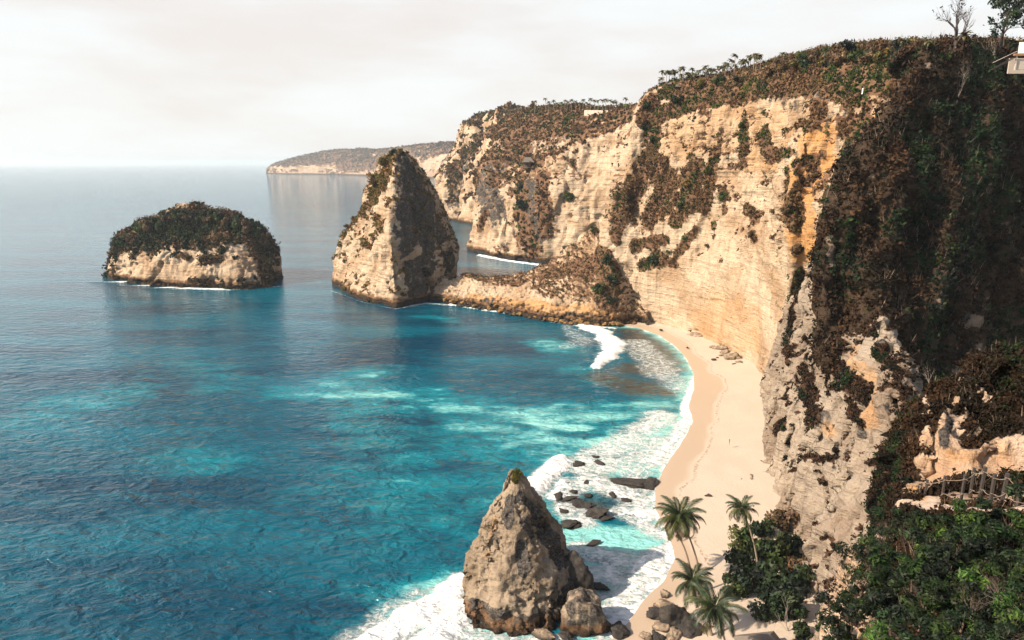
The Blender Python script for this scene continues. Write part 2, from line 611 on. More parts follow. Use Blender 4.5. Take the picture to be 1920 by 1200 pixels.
# ---- the long lit wall above the beach
C_cols = wall([
    [('w', 135, 430, 0), ('w', 136, 430, 25), ('w', 138, 432, 50), ('w', 140, 434, 78), ('w', 142, 436, 102)],
    [('w', 82, 385, 0), ('w', 82, 386, 25), ('w', 84, 388, 50), ('w', 86, 392, 78), ('w', 90, 396, 102)],
    [(1184, 592), (1158, 520, 344), (1132, 440, 347), (1172, 325, 350), (1200, 192, 356)],
    [(1197, 601), (1190, 515, 334), (1192, 420, 337), (1222, 300, 342), (1240, 163, 348)],
    [(1240, 612), (1242, 520, 318), (1258, 410, 320), (1288, 290, 324), (1325, 151, 330)],
    [(1300, 630), (1308, 530, 301), (1325, 410, 303), (1352, 290, 307), (1396, 135, 312)],
    [(1350, 655), (1362, 540, 279), (1385, 410, 281), (1410, 280, 285), (1450, 119, 292)],
    [(1400, 682), (1415, 560, 256), (1438, 420, 257), (1460, 290, 260), (1505, 109, 270)],
    [(1428, 716), (1450, 580, 235), (1464, 440, 235), (1480, 300, 237), (1545, 104, 252)],
    [(1440, 752), (1470, 620, 215), (1478, 470, 214), (1486, 320, 217), (1580, 102, 236)],
    [(1462, 750), (1502, 620, 215), (1506, 470, 213), (1512, 320, 215), (1610, 100, 230)],
    [(1505, 760), (1545, 620, 207), (1550, 470, 205), (1556, 320, 207), (1650, 97, 219)],
    [(1550, 785), (1600, 620, 199), (1606, 470, 197), (1612, 320, 199), (1705, 94, 210)],
    [(1620, 800), (1670, 620, 195), (1680, 470, 196), (1690, 320, 198), (1770, 92, 204)],
    [(1720, 830), (1760, 620, 190), (1770, 470, 191), (1780, 320, 193), (1850, 90, 198)],
])
surface('cliff', C_cols, .62, ROCK_WALL,
        [(4.0, (24, 24, 50), 2, False), (2.6, (11, 11, 44), 3, True), (.8, (4, 4, 5), 3, False), (.4, (1.6, 1.6, 1.1), 3, False)],
        cellv=[3, .6, .55, .55, .55, 2.5, 14], label='tall cream limestone sea cliff curving behind the sand beach', veg_up=(.40, .72), strata=2.2, strata_z=66, cracks=[(1.5, (13, 13, 26), .07), (.5, (5, 5, 8), .08)],
        damp=lambda v: np.where(v < 2.6, .30 + .35 * np.clip((v - 1.4) / 1.2, 0, 1), .65 + .35 * np.clip((v - 2.6) / 1.0, 0, 1)) * (1 - .8 * sstep(4.2, 5.0, v)),
        strokes={
            'veg': [[(1210, 185, 12), (1240, 172, 14), (1290, 165, 16), (1340, 160, 16), (1400, 145, 14), (1470, 128, 14), (1560, 112, 14)], [(1210, 218, 24), (1280, 196, 18), (1370, 178, 22), (1440, 160, 26), (1520, 150, 32), (1600, 150, 40), (1680, 150, 50)],
                    [(1215, 215, 14), (1225, 260, 16), (1205, 320, 22), (1172, 380, 26), (1160, 420, 20), (1152, 450, 14)],
                    [(1225, 300, 18), (1250, 370, 42), (1220, 400, 30)], [(1300, 310, 25), (1285, 370, 34), (1262, 410, 18)],
                    [(1340, 270, 10), (1325, 340, 16), (1312, 390, 14)], [(1392, 235, 12), (1388, 300, 12)],
                    [(1350, 360, 12), (1352, 395, 10)], [(1395, 385, 9), (1412, 405, 12)], [(1330, 420, 8), (1333, 445, 6)],
                    [(1190, 462, 16), (1240, 452, 10)], [(1200, 498, 14), (1225, 488, 18), (1262, 500, 8)], [(1262, 490, 7), (1282, 452, 12), (1300, 435, 8)],
                    [(1405, 440, 8), (1413, 452, 7)], [(1446, 452, 4)], [(1445, 402, 4)],
                    [(1470, 340, 28), (1480, 390, 24), (1492, 420, 16)], [(1525, 300, 14), (1518, 330, 12)], [(1495, 470, 12)],
                    [(1540, 290, 8), (1545, 350, 8)], [(1420, 250, 22), (1440, 290, 16), (1480, 280, 10)],
                    [(1330, 340, 4)], [(1600, 200, 40), (1590, 300, 20)], [(1510, 240, 14), (1530, 200, 20)]],
            'green': [[(1225, 210, 10), (1245, 205, 10)], [(1212, 245, 8), (1205, 270, 8)], [(1352, 370, 11)], [(1285, 345, 16), (1275, 385, 12)],
                      [(1340, 255, 8)], [(1330, 320, 9)], [(1222, 488, 12)], [(1500, 520, 16), (1490, 600, 18), (1482, 680, 10)], [(1540, 500, 26), (1530, 600, 26), (1510, 700, 20)],
                      [(1560, 420, 16), (1555, 480, 16)], [(1270, 205, 14), (1320, 175, 12)], [(1388, 215, 8), (1386, 250, 8)], [(1478, 400, 10)]],
            'bare': [[(1245, 228, 5), (1300, 220, 5), (1350, 212, 5)], [(1380, 205, 5), (1440, 196, 7), (1500, 200, 6)], [(1560, 215, 10), (1610, 205, 8)], [(1630, 178, 6), (1660, 190, 8)], [(1150, 560, 14), (1230, 560, 50), (1350, 590, 60), (1430, 640, 40), (1450, 540, 36)], [(1400, 350, 22), (1375, 330, 14)],
                     [(1508, 452, 20), (1512, 470, 16)], [(1515, 380, 14)], [(1500, 265, 18), (1535, 262, 16)]],
            'cut': [[2.2, (1422, 652, 3), (1428, 668, 3), (1420, 690, 3)], [3, (1552, 215, 5), (1548, 260, 4)], [1.2, (1305, 560, 3), (1352, 568, 3), (1350, 545, 3)], [3.0, (1210, 240, 9)], [1.5, (1210, 612, 3), (1300, 622, 3), (1360, 652, 3)]],
            'orange': [[.32, (1250, 260, 40), (1350, 240, 50), (1450, 230, 50)], [.5, (1400, 290, 40), (1470, 270, 36)], [(1530, 250, 40), (1520, 340, 45), (1505, 460, 40)], [(1620, 250, 40), (1580, 330, 40)],
                       [.4, (1330, 600, 60), (1400, 620, 50)]],
            'grey': [[.45, (1300, 170, 30), (1450, 170, 30), (1600, 200, 50)]],
            'clean': [[(1180, 560, 30), (1300, 570, 60), (1400, 560, 60), (1440, 650, 40)], [(1440, 460, 36), (1380, 450, 30)]],
        })

# ---- bay wall behind and the headland tips
B_cols = wall([
    [('w', -25, 900, 0), ('w', -25, 880, 40), ('w', -20, 880, 70), ('w', -15, 880, 100), ('w', -5, 880, 120)],
    [('w', -30, 700, 0), ('w', -30, 700, 40), ('w', -27, 720, 70), ('w', -22, 760, 100), (952, 217, 830)],
    [(882, 466), (890, 400, 610), (905, 340, 625), (935, 292, 660), (985, 209, 740)],
    [(912, 479), (918, 410, 590), (935, 340, 605), (968, 290, 640), (1020, 205, 710)],
    [(960, 486), (965, 410, 568), (980, 340, 580), (1005, 285, 605), (1060, 202, 670)],
    [(1010, 492), (1015, 410, 545), (1025, 340, 552), (1045, 280, 572), (1100, 204, 630)],
    [(1070, 494), (1072, 410, 535), (1080, 340, 540), (1095, 280, 552), (1140, 207, 600)],
    [(1140, 500), (1140, 410, 520), (1145, 340, 524), (1155, 270, 532), (1180, 203, 570)],
    [(1220, 510), (1220, 410, 495), (1222, 340, 498), (1228, 270, 505), (1240, 190, 540)],
    [(1310, 520), (1310, 410, 480), (1312, 340, 482), (1318, 270, 490), (1330, 180, 520)],
], plateau=((15, 30, 2), (60, 160, 3)))
surface('headland', B_cols, 1.5, ROCK,
        [(7, (40, 40, 90), 2, False), (3.6, (18, 18, 90), 3, True), (1.0, (7, 7, 9), 3, False), (.6, (2.5, 2.5, 2), 2, False)],
        cellv=[4, 1.4, 1.3, 1.3, 1.4, 5, 20], label='bright limestone headland closing the second bay behind the neck', veg_up=(.42, .75), strata=2.4, cracks=[(2.6, (26, 26, 50), .07)], damp=lambda v: 1 - .85 * sstep(4.0, 5.0, v),
        strokes={
            'veg': [[(935, 230, 30), (1000, 235, 30), (1080, 235, 26)], [(960, 280, 20), (1000, 300, 26)], [(985, 300, 10), (975, 340, 14), (965, 390, 14), (985, 440, 22), (1000, 465, 18)],
                    [(1010, 330, 18), (1015, 390, 20), (1030, 430, 16)], [(900, 300, 22), (870, 360, 30), (890, 340, 20)], [(1062, 370, 10)], [(1080, 250, 14), (1120, 235, 12)],
                    [(905, 400, 8), (895, 430, 8)], [(1095, 300, 3)], [(930, 330, 8)]],
            'green': [[(955, 355, 10), (978, 350, 9), (970, 395, 9)], [(1060, 372, 7)], [(958, 330, 9)]],
            'bare': [[(1130, 280, 30), (1120, 340, 34), (1085, 420, 40), (1060, 450, 30)], [(925, 380, 12), (930, 440, 18)], [(1100, 300, 30)]],
            'grey': [[.5, (960, 250, 40), (1040, 260, 30)], [.75, (900, 330, 44), (925, 400, 26)], [.8, (990, 350, 24), (1005, 430, 30)]],
            'clean': [[(1130, 280, 40), (1110, 350, 40), (1080, 430, 40)]],
        })
H2_cols = wall([
    [('w', -110, 1500, 0), ('w', -110, 1490, 50), ('w', -110, 1480, 90), ('w', -105, 1480, 120), ('w', -100, 1480, 150)],
    [('w', -122, 1180, 0), ('w', -120, 1180, 35), (820, 330, 1190), (850, 280, 1200), (895, 228, 1220)],
    [(815, 401), (815, 368, 1060), (835, 318, 1085), (868, 265, 1110), (915, 216, 1140)],
    [(845, 410), (848, 370, 985), (862, 320, 1000), (892, 262, 1020), (935, 214, 1060)],
    [(880, 420), (884, 370, 890), (900, 320, 905), (930, 262, 930), (965, 212, 980)],
    [(930, 430), (935, 370, 840), (950, 320, 850), (975, 262, 870), (1005, 208, 910)],
    [(1000, 440), (1005, 370, 800), (1020, 320, 810), (1040, 262, 830), (1060, 208, 870)],
], plateau=((20, 60, 2), (60, 250, 3)))
surface('far_headland', H2_cols, 3.0, ROCK,
        [(14, (70, 70, 100), 2, False), (9, (30, 30, 80), 3, True), (4, (12, 12, 14), 3, False)],
        cellv=[6, 2.6, 2.6, 2.6, 2.6, 10, 40], label='grey brown headland sloping down behind the pointed rock stack', veg_up=(.40, .7), strata=3,
        strokes={'veg': [[(870, 290, 26), (850, 340, 30), (840, 370, 14)], [(900, 250, 26), (940, 240, 30)]], 'grey': [[.66, (860, 300, 60), (850, 370, 26)]], 'bare': [[(835, 395, 10), (870, 405, 12)]]})

def far_cols():
    spec = [(497, 325, 319, 317), (505, 325, 312, 306), (530, 326, 312, 298), (565, 326.5, 310, 290), (610, 327, 308, 284), (660, 328, 306, 282), (705, 330, 307, 281),
            (735, 331, 306, 276), (775, 332, 303, 272), (815, 334, 300, 269), (860, 336, 300, 266), (910, 338, 300, 263), (980, 340, 300, 260)]
    cols = []
    for px, b, m, t in spec:
        g = G(px, b)
        cols.append([g, A(px + 2, (b + m) / 2 - 1, g[1] + 15), A(px + 3, m, g[1] + 30), A(px + 8, (m + t) / 2, g[1] + 130), A(px + 16, t, g[1] + 330)])
    return wall([[('w', *p) for p in c] for c in cols], plateau=((150, 300, -10), (400, 900, -90)))
surface('distant_headland', far_cols(), 22, ROCK_FAR,
        [(16, (260, 260, 400), 2, False), (10, (90, 90, 300), 3, True), (4, (40, 40, 30), 2, False)],
        cellv=[10, 5, 5, 8, 10, 30, 80], label='long low hazy headland on the horizon', veg_up=(.25, .6), strata=5,
        strokes={'bare': [[(560, 315, 8), (590, 312, 8)], [(800, 300, 10), (830, 290, 8), (815, 315, 6)], [(620, 302, 4)]], 'veg': [[.8, (640, 300, 18), (720, 300, 18)]]})

# ---- shaded, overgrown gully wall
def EW(*a): return list(a)
E_cols = wall([
    [('w', 110, 205, 0), ('w', 110, 205, 25), ('w', 112, 207, 50), ('w', 115, 208, 72), ('w', 120, 210, 97)],
    [('w', 83, 168, 0), (1565, 700, 165), (1585, 480, 166), (1660, 300, 168), (1735, 98, 178)],
    [('w', 66, 144, 0), (1545, 700, 146), (1562, 470, 147), (1622, 290, 151), (1722, 96, 162)],
    [('w', 74, 143, 0), (1600, 700, 145), (1625, 470, 147), (1690, 280, 152), (1770, 92, 163)],
    [('w', 84, 147, 0), (1680, 700, 148), (1705, 470, 150), (1765, 280, 156), (1825, 92, 167)],
    [('w', 95, 150, 0), (1770, 700, 152), (1795, 470, 155), (1835, 280, 160), (1880, 96, 172)],
    [('w', 107, 155, 0), (1860, 700, 157), (1880, 470, 160), (1905, 280, 165), (1940, 105, 178)],
    [('w', 125, 162, 0), (1980, 700, 163), (1995, 470, 166), (2010, 280, 172), (2040, 108, 186)],
    [('w', 150, 170, 0), (2130, 700, 171), (2150, 470, 174), (2160, 280, 180), (2180, 110, 196)],
], plateau=((8, 26, 1), (40, 90, 2)))
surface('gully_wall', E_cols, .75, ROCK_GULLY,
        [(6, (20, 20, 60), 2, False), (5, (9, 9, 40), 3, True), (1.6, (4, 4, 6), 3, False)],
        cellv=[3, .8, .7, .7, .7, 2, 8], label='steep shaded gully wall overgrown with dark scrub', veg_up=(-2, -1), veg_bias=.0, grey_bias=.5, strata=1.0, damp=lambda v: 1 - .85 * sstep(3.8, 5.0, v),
        strokes={
            'veg': [[(1650, 500, 90), (1750, 400, 120), (1850, 400, 130), (1900, 600, 120), (1760, 620, 90)], [(1620, 330, 60), (1700, 220, 70), (1800, 180, 90), (1900, 200, 90)], [(1590, 420, 40), (1575, 520, 30)], [(1740, 130, 40), (1860, 130, 50)]],
            'green': [[(1830, 240, 50), (1850, 330, 50), (1820, 450, 50)], [(1770, 520, 44), (1750, 640, 50)], [(1890, 700, 50), (1900, 620, 40)], [(1740, 330, 30), (1720, 420, 24)], [(1690, 150, 10)], [(1590, 500, 20)], [(1700, 230, 20)], [(1880, 150, 14)]],
            'brown': [[(1650, 330, 26), (1700, 340, 26)], [(1620, 480, 24), (1650, 530, 20)], [(1900, 470, 30), (1880, 560, 20)], [(1790, 130, 30), (1760, 170, 30)]],
            'veg2': [],
            'bare': [[(1596, 600, 12), (1630, 660, 10), (1640, 720, 8)], [(1700, 235, 7), (1688, 300, 5)], [(1850, 600, 10), (1838, 650, 8)], [(1800, 720, 10), (1790, 670, 7)], [(1556, 450, 9), (1562, 490, 8)], [(1640, 330, 5), (1632, 360, 4)], [(1760, 560, 6), (1770, 600, 5)], [(1880, 450, 6), (1885, 420, 4)], [(1745, 120, 7)], [(1830, 395, 3), (1860, 350, 5)], [(1815, 590, 13), (1812, 610, 10)], [(1860, 560, 3)]],
        })

# ---- pale spur in front of the gully
F_cols = wall([
    [('w', 120, 215, 0), ('w', 118, 215, 14), ('w', 116, 216, 26), ('w', 116, 217, 36), ('w', 118, 219, 46)],
    [(1450, 775), (1457, 735, 206), (1470, 695, 207), (1482, 655, 208), (1492, 610, 211)],
    [(1437, 850), (1447, 770, 170), (1468, 690, 171), (1500, 600, 174), (1530, 500, 179)],
    [(1421, 903), (1462, 790, 155), (1508, 690, 157), (1540, 590, 160), (1562, 452, 166)],
    [(1447, 955), (1502, 850, 141), (1552, 740, 143), (1588, 630, 146), (1626, 545, 151)],
    [(1498, 1050), (1540, 930, 121), (1590, 820, 124), (1628, 720, 128), (1664, 606, 136)],
    [(1515, 1150), (1562, 1020, 105), (1610, 900, 108), (1648, 800, 112), (1684, 690, 121)],
    [(1515, 1260), (1590, 1120, 91), (1640, 1000, 93), (1676, 900, 96), (1696, 800, 108)],
    [(1560, 1420), (1640, 1220, 76), (1690, 1080, 79), (1720, 970, 82), (1735, 870, 92)],
    [('w', 60, 55, 0), ('w', 60, 58, 20), ('w', 62, 60, 35), ('w', 63, 62, 48), ('w', 66, 70, 58)],
], plateau=((10, 12, -9), (26, 30, -30)))
surface('rock_spur', F_cols, .42, ROCK_SPUR,
        [(4.0, (16, 16, 34), 2, False), (2.2, (7, 7, 30), 3, True), (.7, (2.6, 2.6, 5), 3, False), (.28, (.9, .9, 1.1), 3, False)],
        cellv=[2, .42, .42, .42, .42, .9, 3], label='weathered pale limestone spur between the beach and the gully', veg_up=(.5, .8), strata=.8, cracks=[(1.8, (9, 9, 20), .08), (.3, (3, 3, 5), .09)],
        strokes={
            'veg': [[(1500, 690, 16), (1510, 740, 24), (1520, 780, 20)], [(1565, 690, 14), (1590, 720, 22), (1620, 740, 22)], [(1545, 640, 22), (1560, 600, 26), (1600, 600, 18)], [(1590, 560, 14), (1630, 620, 16), (1668, 680, 12)],
                    [(1462, 790, 12), (1452, 810, 8)], [(1485, 560, 16), (1470, 640, 12), (1468, 680, 9)], [(1570, 480, 16), (1560, 430, 12)], [(1600, 770, 18), (1615, 790, 10)], [(1478, 655, 6), (1510, 640, 4)], [(1490, 1030, 10)]],
            'green': [[(1500, 740, 12)], [(1480, 620, 8)], [(1460, 800, 8)]],
            'cut': [[4, (1560, 640, 10), (1600, 650, 9)], [3.5, (1585, 790, 8), (1570, 850, 7)], [3, (1660, 700, 6), (1680, 800, 6), (1670, 900, 5)], [2.5, (1590, 740, 10)], [2.5, (1480, 800, 5), (1470, 850, 5)], [2, (1535, 600, 6), (1520, 700, 5), (1510, 800, 5)], [2.5, (1640, 620, 8), (1600, 560, 6)], [1.6, (1560, 950, 5), (1545, 1060, 5)]],
            'grey': [[.7, (1560, 640, 20), (1600, 590, 16)], [.7, (1540, 780, 14), (1580, 840, 12)], [(1600, 770, 18), (1610, 810, 12)], [(1638, 690, 10), (1648, 640, 8)], [.8, (1560, 880, 6), (1570, 830, 8)], [.5, (1660, 860, 18), (1655, 760, 14)]],
            'clean': [[(1450, 760, 20), (1470, 880, 30), (1500, 960, 40), (1560, 1000, 40)], [(1620, 680, 20), (1640, 730, 12)], [(1508, 620, 12), (1512, 680, 8)], [(1610, 960, 40)]],
            'orange': [[.5, (1600, 650, 20), (1620, 780, 30)], [.6, (1550, 800, 16)]],
            'bare': [[(1440, 900, 30), (1500, 950, 40), (1600, 950, 50)]],
        })

# ---- near ledge with the footpath
G_cols = [[A(*p) for p in c] + [tuple(np.array(A(*c[-1])) + np.array(d)) for d in ((3, 6, -4), (8, 20, -26))] for c in [
    [(1650, 1010, 36), (1652, 945, 39), (1658, 915, 41), (1664, 890, 42), (1670, 876, 43), (1678, 862, 44), (1684, 850, 45)],
    [(1690, 965, 32), (1692, 935, 34), (1694, 902, 38), (1700, 872, 39.5), (1708, 836, 40.5), (1716, 806, 42), (1722, 784, 44)],
    [(1735, 965, 31), (1738, 932, 33.5), (1742, 890, 38), (1750, 840, 39), (1760, 796, 40.5), (1768, 750, 42.5), (1776, 712, 45)],
    [(1800, 965, 30), (1800, 936, 33), (1804, 885, 37.5), (1810, 835, 38.5), (1820, 780, 40.5), (1832, 722, 43), (1842, 682, 46)],
    [(1860, 965, 30), (1860, 940, 33), (1862, 885, 37.5), (1866, 830, 38.5), (1876, 772, 41), (1886, 705, 44), (1894, 660, 47)],
    [(1930, 965, 29), (1930, 935, 32.5), (1930, 880, 37), (1932, 820, 38.5), (1938, 756, 41), (1946, 690, 44.5), (1954, 640, 48)],
    [(2080, 965, 28), (2080, 925, 31.5), (2080, 870, 36), (2080, 800, 38), (2085, 720, 41), (2090, 650, 45), (2095, 600, 49)],
]]
surface('ledge_bank', G_cols, .22, ROCK_NEAR,
        [(1.1, (7, 7, 14), 2, False), (1.3, (4, 4, 14), 3, True), (.4, (1.2, 1.2, 1.6), 3, False), (.14, (.4, .4, .4), 3, False)],
        cellv=[.3, .2, .2, .25, .3, .4, .8, 2], cracks=[(.7, (4, 4, 9), .09)], label='orange cream rock bank above the roped ledge', veg_up=(-3, -2), strata=.3,
        damp=lambda v: .15 + .85 * np.clip((v - 1.5) / 1.5, 0, 1),
        strokes={
            'veg': [[(1700, 780, 26), (1725, 700, 40), (1770, 700, 30)], [(1790, 640, 40), (1850, 640, 40), (1910, 600, 60), (1940, 700, 30)], [(1820, 770, 18), (1840, 800, 14)], [(1890, 770, 34), (1930, 780, 30), (1870, 800, 14)], [(1700, 870, 16), (1690, 850, 12)], [(1765, 815, 10)], [(1850, 520, 60)]],
            'green': [[(1740, 660, 24), (1700, 750, 12)], [(1900, 710, 24), (1920, 650, 26)], [(1795, 660, 20)]],
            'cut': [[1.6, (1690, 870, 13)], [.8, (1750, 790, 6), (1755, 740, 6)], [.8, (1810, 800, 6), (1835, 770, 6)]],
            'bare': [[(1765, 850, 20), (1780, 790, 16), (1792, 740, 9), (1798, 700, 5)], [(1790, 830, 18), (1815, 770, 13), (1835, 730, 8)], [(1835, 820, 14), (1850, 740, 11), (1880, 695, 8)], [(1735, 830, 14), (1732, 770, 11), (1730, 730, 7)], [(1720, 860, 16), (1780, 850, 26), (1850, 845, 26), (1920, 840, 26)],
                     [(1712, 915, 26), (1760, 890, 34), (1800, 880, 40), (1860, 880, 40), (1920, 870, 40), (1990, 860, 40)], [(1680, 950, 24), (1750, 950, 30), (1850, 950, 30), (1950, 950, 30)], [(1800, 930, 30), (1900, 930, 30), (1990, 930, 30)], [(1750, 930, 24)]],
            'orange': [[.8, (1715, 905, 18), (1720, 930, 16)], [.5, (1780, 855, 16), (1830, 860, 14)], [.4, (1740, 860, 10)], [.3, (1890, 850, 20)]],
            'grey': [[.8, (1765, 830, 14), (1785, 780, 12)], [.8, (1835, 750, 10), (1860, 700, 10)], [1.0, (1690, 870, 14)]],  # last stroke paints shade into the cut hollow
            'clean': [[(1820, 905, 30), (1880, 900, 40)]],
        })

# ---- slope under the camera
T_cols = [[A(*p) for p in c] for c in [
    [(1500, 1700, 26), (1530, 1600, 22), (1560, 1700, 16), (1500, 2300, 10)],
    [(1600, 1120, 32), (1590, 1180, 26), (1580, 1290, 19), (1540, 1600, 12)],
    [(1640, 1035, 32), (1640, 1090, 26), (1640, 1190, 19), (1620, 1450, 12)],
    [(1700, 990, 32), (1710, 1040, 26), (1725, 1130, 19), (1750, 1370, 12)],
    [(1800, 968, 32), (1815, 1015, 26), (1840, 1100, 19), (1880, 1320, 12)],
    [(1900, 960, 32), (1920, 1005, 26), (1960, 1085, 19), (2060, 1280, 12)],
    [(2080, 950, 32), (2110, 990, 26), (2180, 1060, 19), (2330, 1200, 12)],
]]
T_cols = [[tuple(np.array(p) - (0, 0, .45)) for p in c] for c in T_cols]
T_cols = [[tuple(np.array(c[0]) + (0, 2.5, -1.2))] + c + [(c[-1][0] * .9 - .5, 3, c[-1][2] + 1.2), (c[-1][0] * .8 - 2, -14, c[-1][2] + 2.5)] for c in T_cols]
surface('slope', T_cols, .3, ROCK_NEAR, [(.5, (3, 3, 3), 3, False), (.12, (.6, .6, .6), 2, False)], cellv=.3,
        label='rocky slope under the leafy shrubs in the foreground', strata=0, flip=True, veg_up=(-1.0, 2.2), strokes={'veg': [[.7, (1750, 1100, 60), (1900, 1150, 90)]]})

# ---- low neck of rock with scrub slope between stack and cliff
N_cols = []
for fb, mid, cr_, Yc, back in [((792, 560), (797, 548), (800, 532), 395, 14), ((835, 568), (838, 553), (842, 525), 392, 16), ((870, 574), (875, 552), (882, 517), 388, 18), ((920, 582), (925, 556), (935, 521), 384, 20),
                               ((970, 592), (975, 560), (985, 511), 376, 22), ((1020, 601), (1025, 560), (1035, 486), 368, 24), ((1070, 606), (1072, 562), (1078, 458), 360, 26),
                               ((1115, 610), (1116, 560), (1118, 432), 354, 26), ((1155, 611), (1155, 560), (1150, 448), 349, 24), ((1190, 606), (1188, 570), (1180, 510), 345, 20), ((1215, 612), (1214, 590), (1212, 560), 342, 16)]:
    b = G(*fb)
    m = A(mid[0], mid[1], b[1] + 2.5)
    c = A(cr_[0], cr_[1], Yc)
    q = tuple(.45 * np.array(m) + .55 * np.array(c) + np.array((0, 0, 1.0)))
    N_cols.append([(b[0], b[1] - 1, -3), b, m, q, c, (c[0] + 3, c[1] + back * .6, c[2] * .55), (c[0] + 5, c[1] + back, -3)])
surface('ridge', N_cols, .45, ROCK,
        [(1.8, (9, 9, 9), 3, False), (1.1, (3.5, 3.5, 3.5), 3, True), (.5, (1.2, 1.2, 1.0), 2, False)],
        cellv=[.8, .4, .45, .45, .8, 1.2], label='low rocky neck rising as a brown scrub slope to the cliff', veg_up=(.34, .6), strata=.8, flip=False,
        strokes={'veg': [[(1100, 500, 30), (1060, 500, 22), (1010, 512, 10)], [(1140, 480, 26), (1150, 540, 20), (1140, 570, 16)]],
                 'green': [[(1120, 470, 9), (1140, 500, 14), (1155, 540, 14), (1120, 545, 16)], [(1112, 432, 8)]],
                 'bare': [[(830, 535, 30), (850, 535, 30), (900, 540, 32), (960, 545, 28), (990, 560, 20)], [(1000, 570, 18), (1060, 572, 18), (1100, 578, 14)]],
                 'orange': [[.8, (880, 562, 16), (960, 575, 16), (1060, 590, 18), (1150, 600, 16)]],
                 'grey': [[.6, (900, 568, 10), (1000, 590, 10), (1100, 600, 12), (1180, 605, 12)]]})

# ------------------------------------------------------------------ sea stacks
def stack_cols(cols, top, below=-4):
    out = []
    for c in cols:
        pts = []
        for p in c:
            if p[0] == 'w': pts.append(p[1:])
            elif len(p) == 2: pts.append(G(*p))
            else: pts.append(A(*p))
        b = pts[0]
        out.append([(b[0], b[1], below)] + pts + [top])
    return out

# pointed stack: lit left face, weathered right face with painted-in shade, ridge running down the middle
dtop = A(752, 288, 392)
D_cols = stack_cols([
    [(649, 548), (652, 480, 424), (677, 415, 420), (706, 345, 410), (730, 297, 402)],
    [(674, 560), (674, 480, 401), (692, 415, 403), (714, 350, 403), (732, 296, 399)],
    [(705, 569), (700, 480, 380), (708, 415, 386), (718, 350, 392), (731, 289, 395)],
    [(738, 576), (731, 490, 368), (728, 420, 374), (736, 350, 382), (741, 288, 390)],
    [(748, 576), (741, 490, 368), (738, 420, 374), (744, 350, 382), (748, 290, 390)],
    [(785, 566), (790, 490, 382), (782, 420, 384), (772, 350, 388), (760, 291, 391)],
    [(820, 555), (836, 490, 396), (822, 420, 396), (796, 350, 394), (767, 292, 393)],
    [(848, 530), (856, 470, 422), (836, 410, 418), (806, 350, 408), (769, 293, 397)],
    [('w', -42, 476, 0), ('w', -42, 474, 25), ('w', -48, 462, 46), ('w', -54, 440, 64), ('w', -60, 408, 78)],
    [('w', -80, 500, 0), ('w', -80, 496, 25), ('w', -76, 476, 46), ('w', -72, 450, 64), ('w', -66, 410, 78)],
    [('w', -106, 474, 0), ('w', -103, 470, 25), ('w', -91, 456, 46), ('w', -84, 436, 64), ('w', -70, 410, 78)],
    [('w', -114, 440, 0), ('w', -110, 440, 25), ('w', -95, 436, 46), ('w', -84, 424, 64), ('w', -73, 406, 78)],
], dtop)
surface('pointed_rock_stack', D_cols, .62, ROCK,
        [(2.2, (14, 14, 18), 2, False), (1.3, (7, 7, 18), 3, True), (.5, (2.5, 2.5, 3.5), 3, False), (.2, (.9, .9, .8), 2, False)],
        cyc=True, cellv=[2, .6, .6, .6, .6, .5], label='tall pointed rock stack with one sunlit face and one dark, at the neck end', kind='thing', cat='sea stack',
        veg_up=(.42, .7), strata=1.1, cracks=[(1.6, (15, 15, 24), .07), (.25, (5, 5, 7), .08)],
        strokes={
            'veg': [[(725, 298, 16), (712, 330, 28), (694, 365, 24)], [(680, 390, 14), (660, 400, 12)], [(700, 410, 12), (708, 430, 9)], [(650, 420, 12), (640, 440, 10)], [(672, 455, 12), (690, 465, 8)], [(630, 460, 7)], [(722, 380, 8)], [(745, 300, 6)]],
            'green': [[(718, 300, 10), (700, 345, 12), (715, 350, 10)], [(655, 405, 6)], [(640, 418, 6)], [(738, 290, 5)]],
            'bare': [[(700, 385, 9), (722, 395, 8)], [(670, 490, 30), (710, 510, 26)], [(675, 430, 6)]],
            'cut': [[5, (815, 540, 8), (800, 505, 5)], [3, (808, 470, 6), (806, 440, 5)], [2.5, (790, 420, 6), (780, 380, 5)], [1.5, (765, 500, 8)], [1.6, (830, 480, 4), (850, 478, 4)], [1.6, (826, 500, 3), (852, 500, 3)], [1.5, (700, 440, 6), (690, 470, 5)]],
            'grey': [[.82, (760, 300, 16), (770, 350, 28), (785, 420, 50), (790, 500, 46), (780, 560, 26)], [1.0, (780, 310, 14), (800, 370, 18), (800, 420, 20)], [.8, (815, 390, 22), (838, 440, 26), (852, 500, 24)], [.7, (790, 330, 16), (820, 400, 24)], [.6, (745, 560, 8)]],  # weathered dark rock, with the right face's shade painted into it
            'clean': [[(660, 500, 44), (700, 470, 40), (700, 540, 36)], [(680, 430, 24), (715, 400, 16)], [(752, 360, 9)], [.55, (850, 440, 7), (838, 470, 10)], [.5, (790, 470, 8), (755, 500, 7)]],
        })

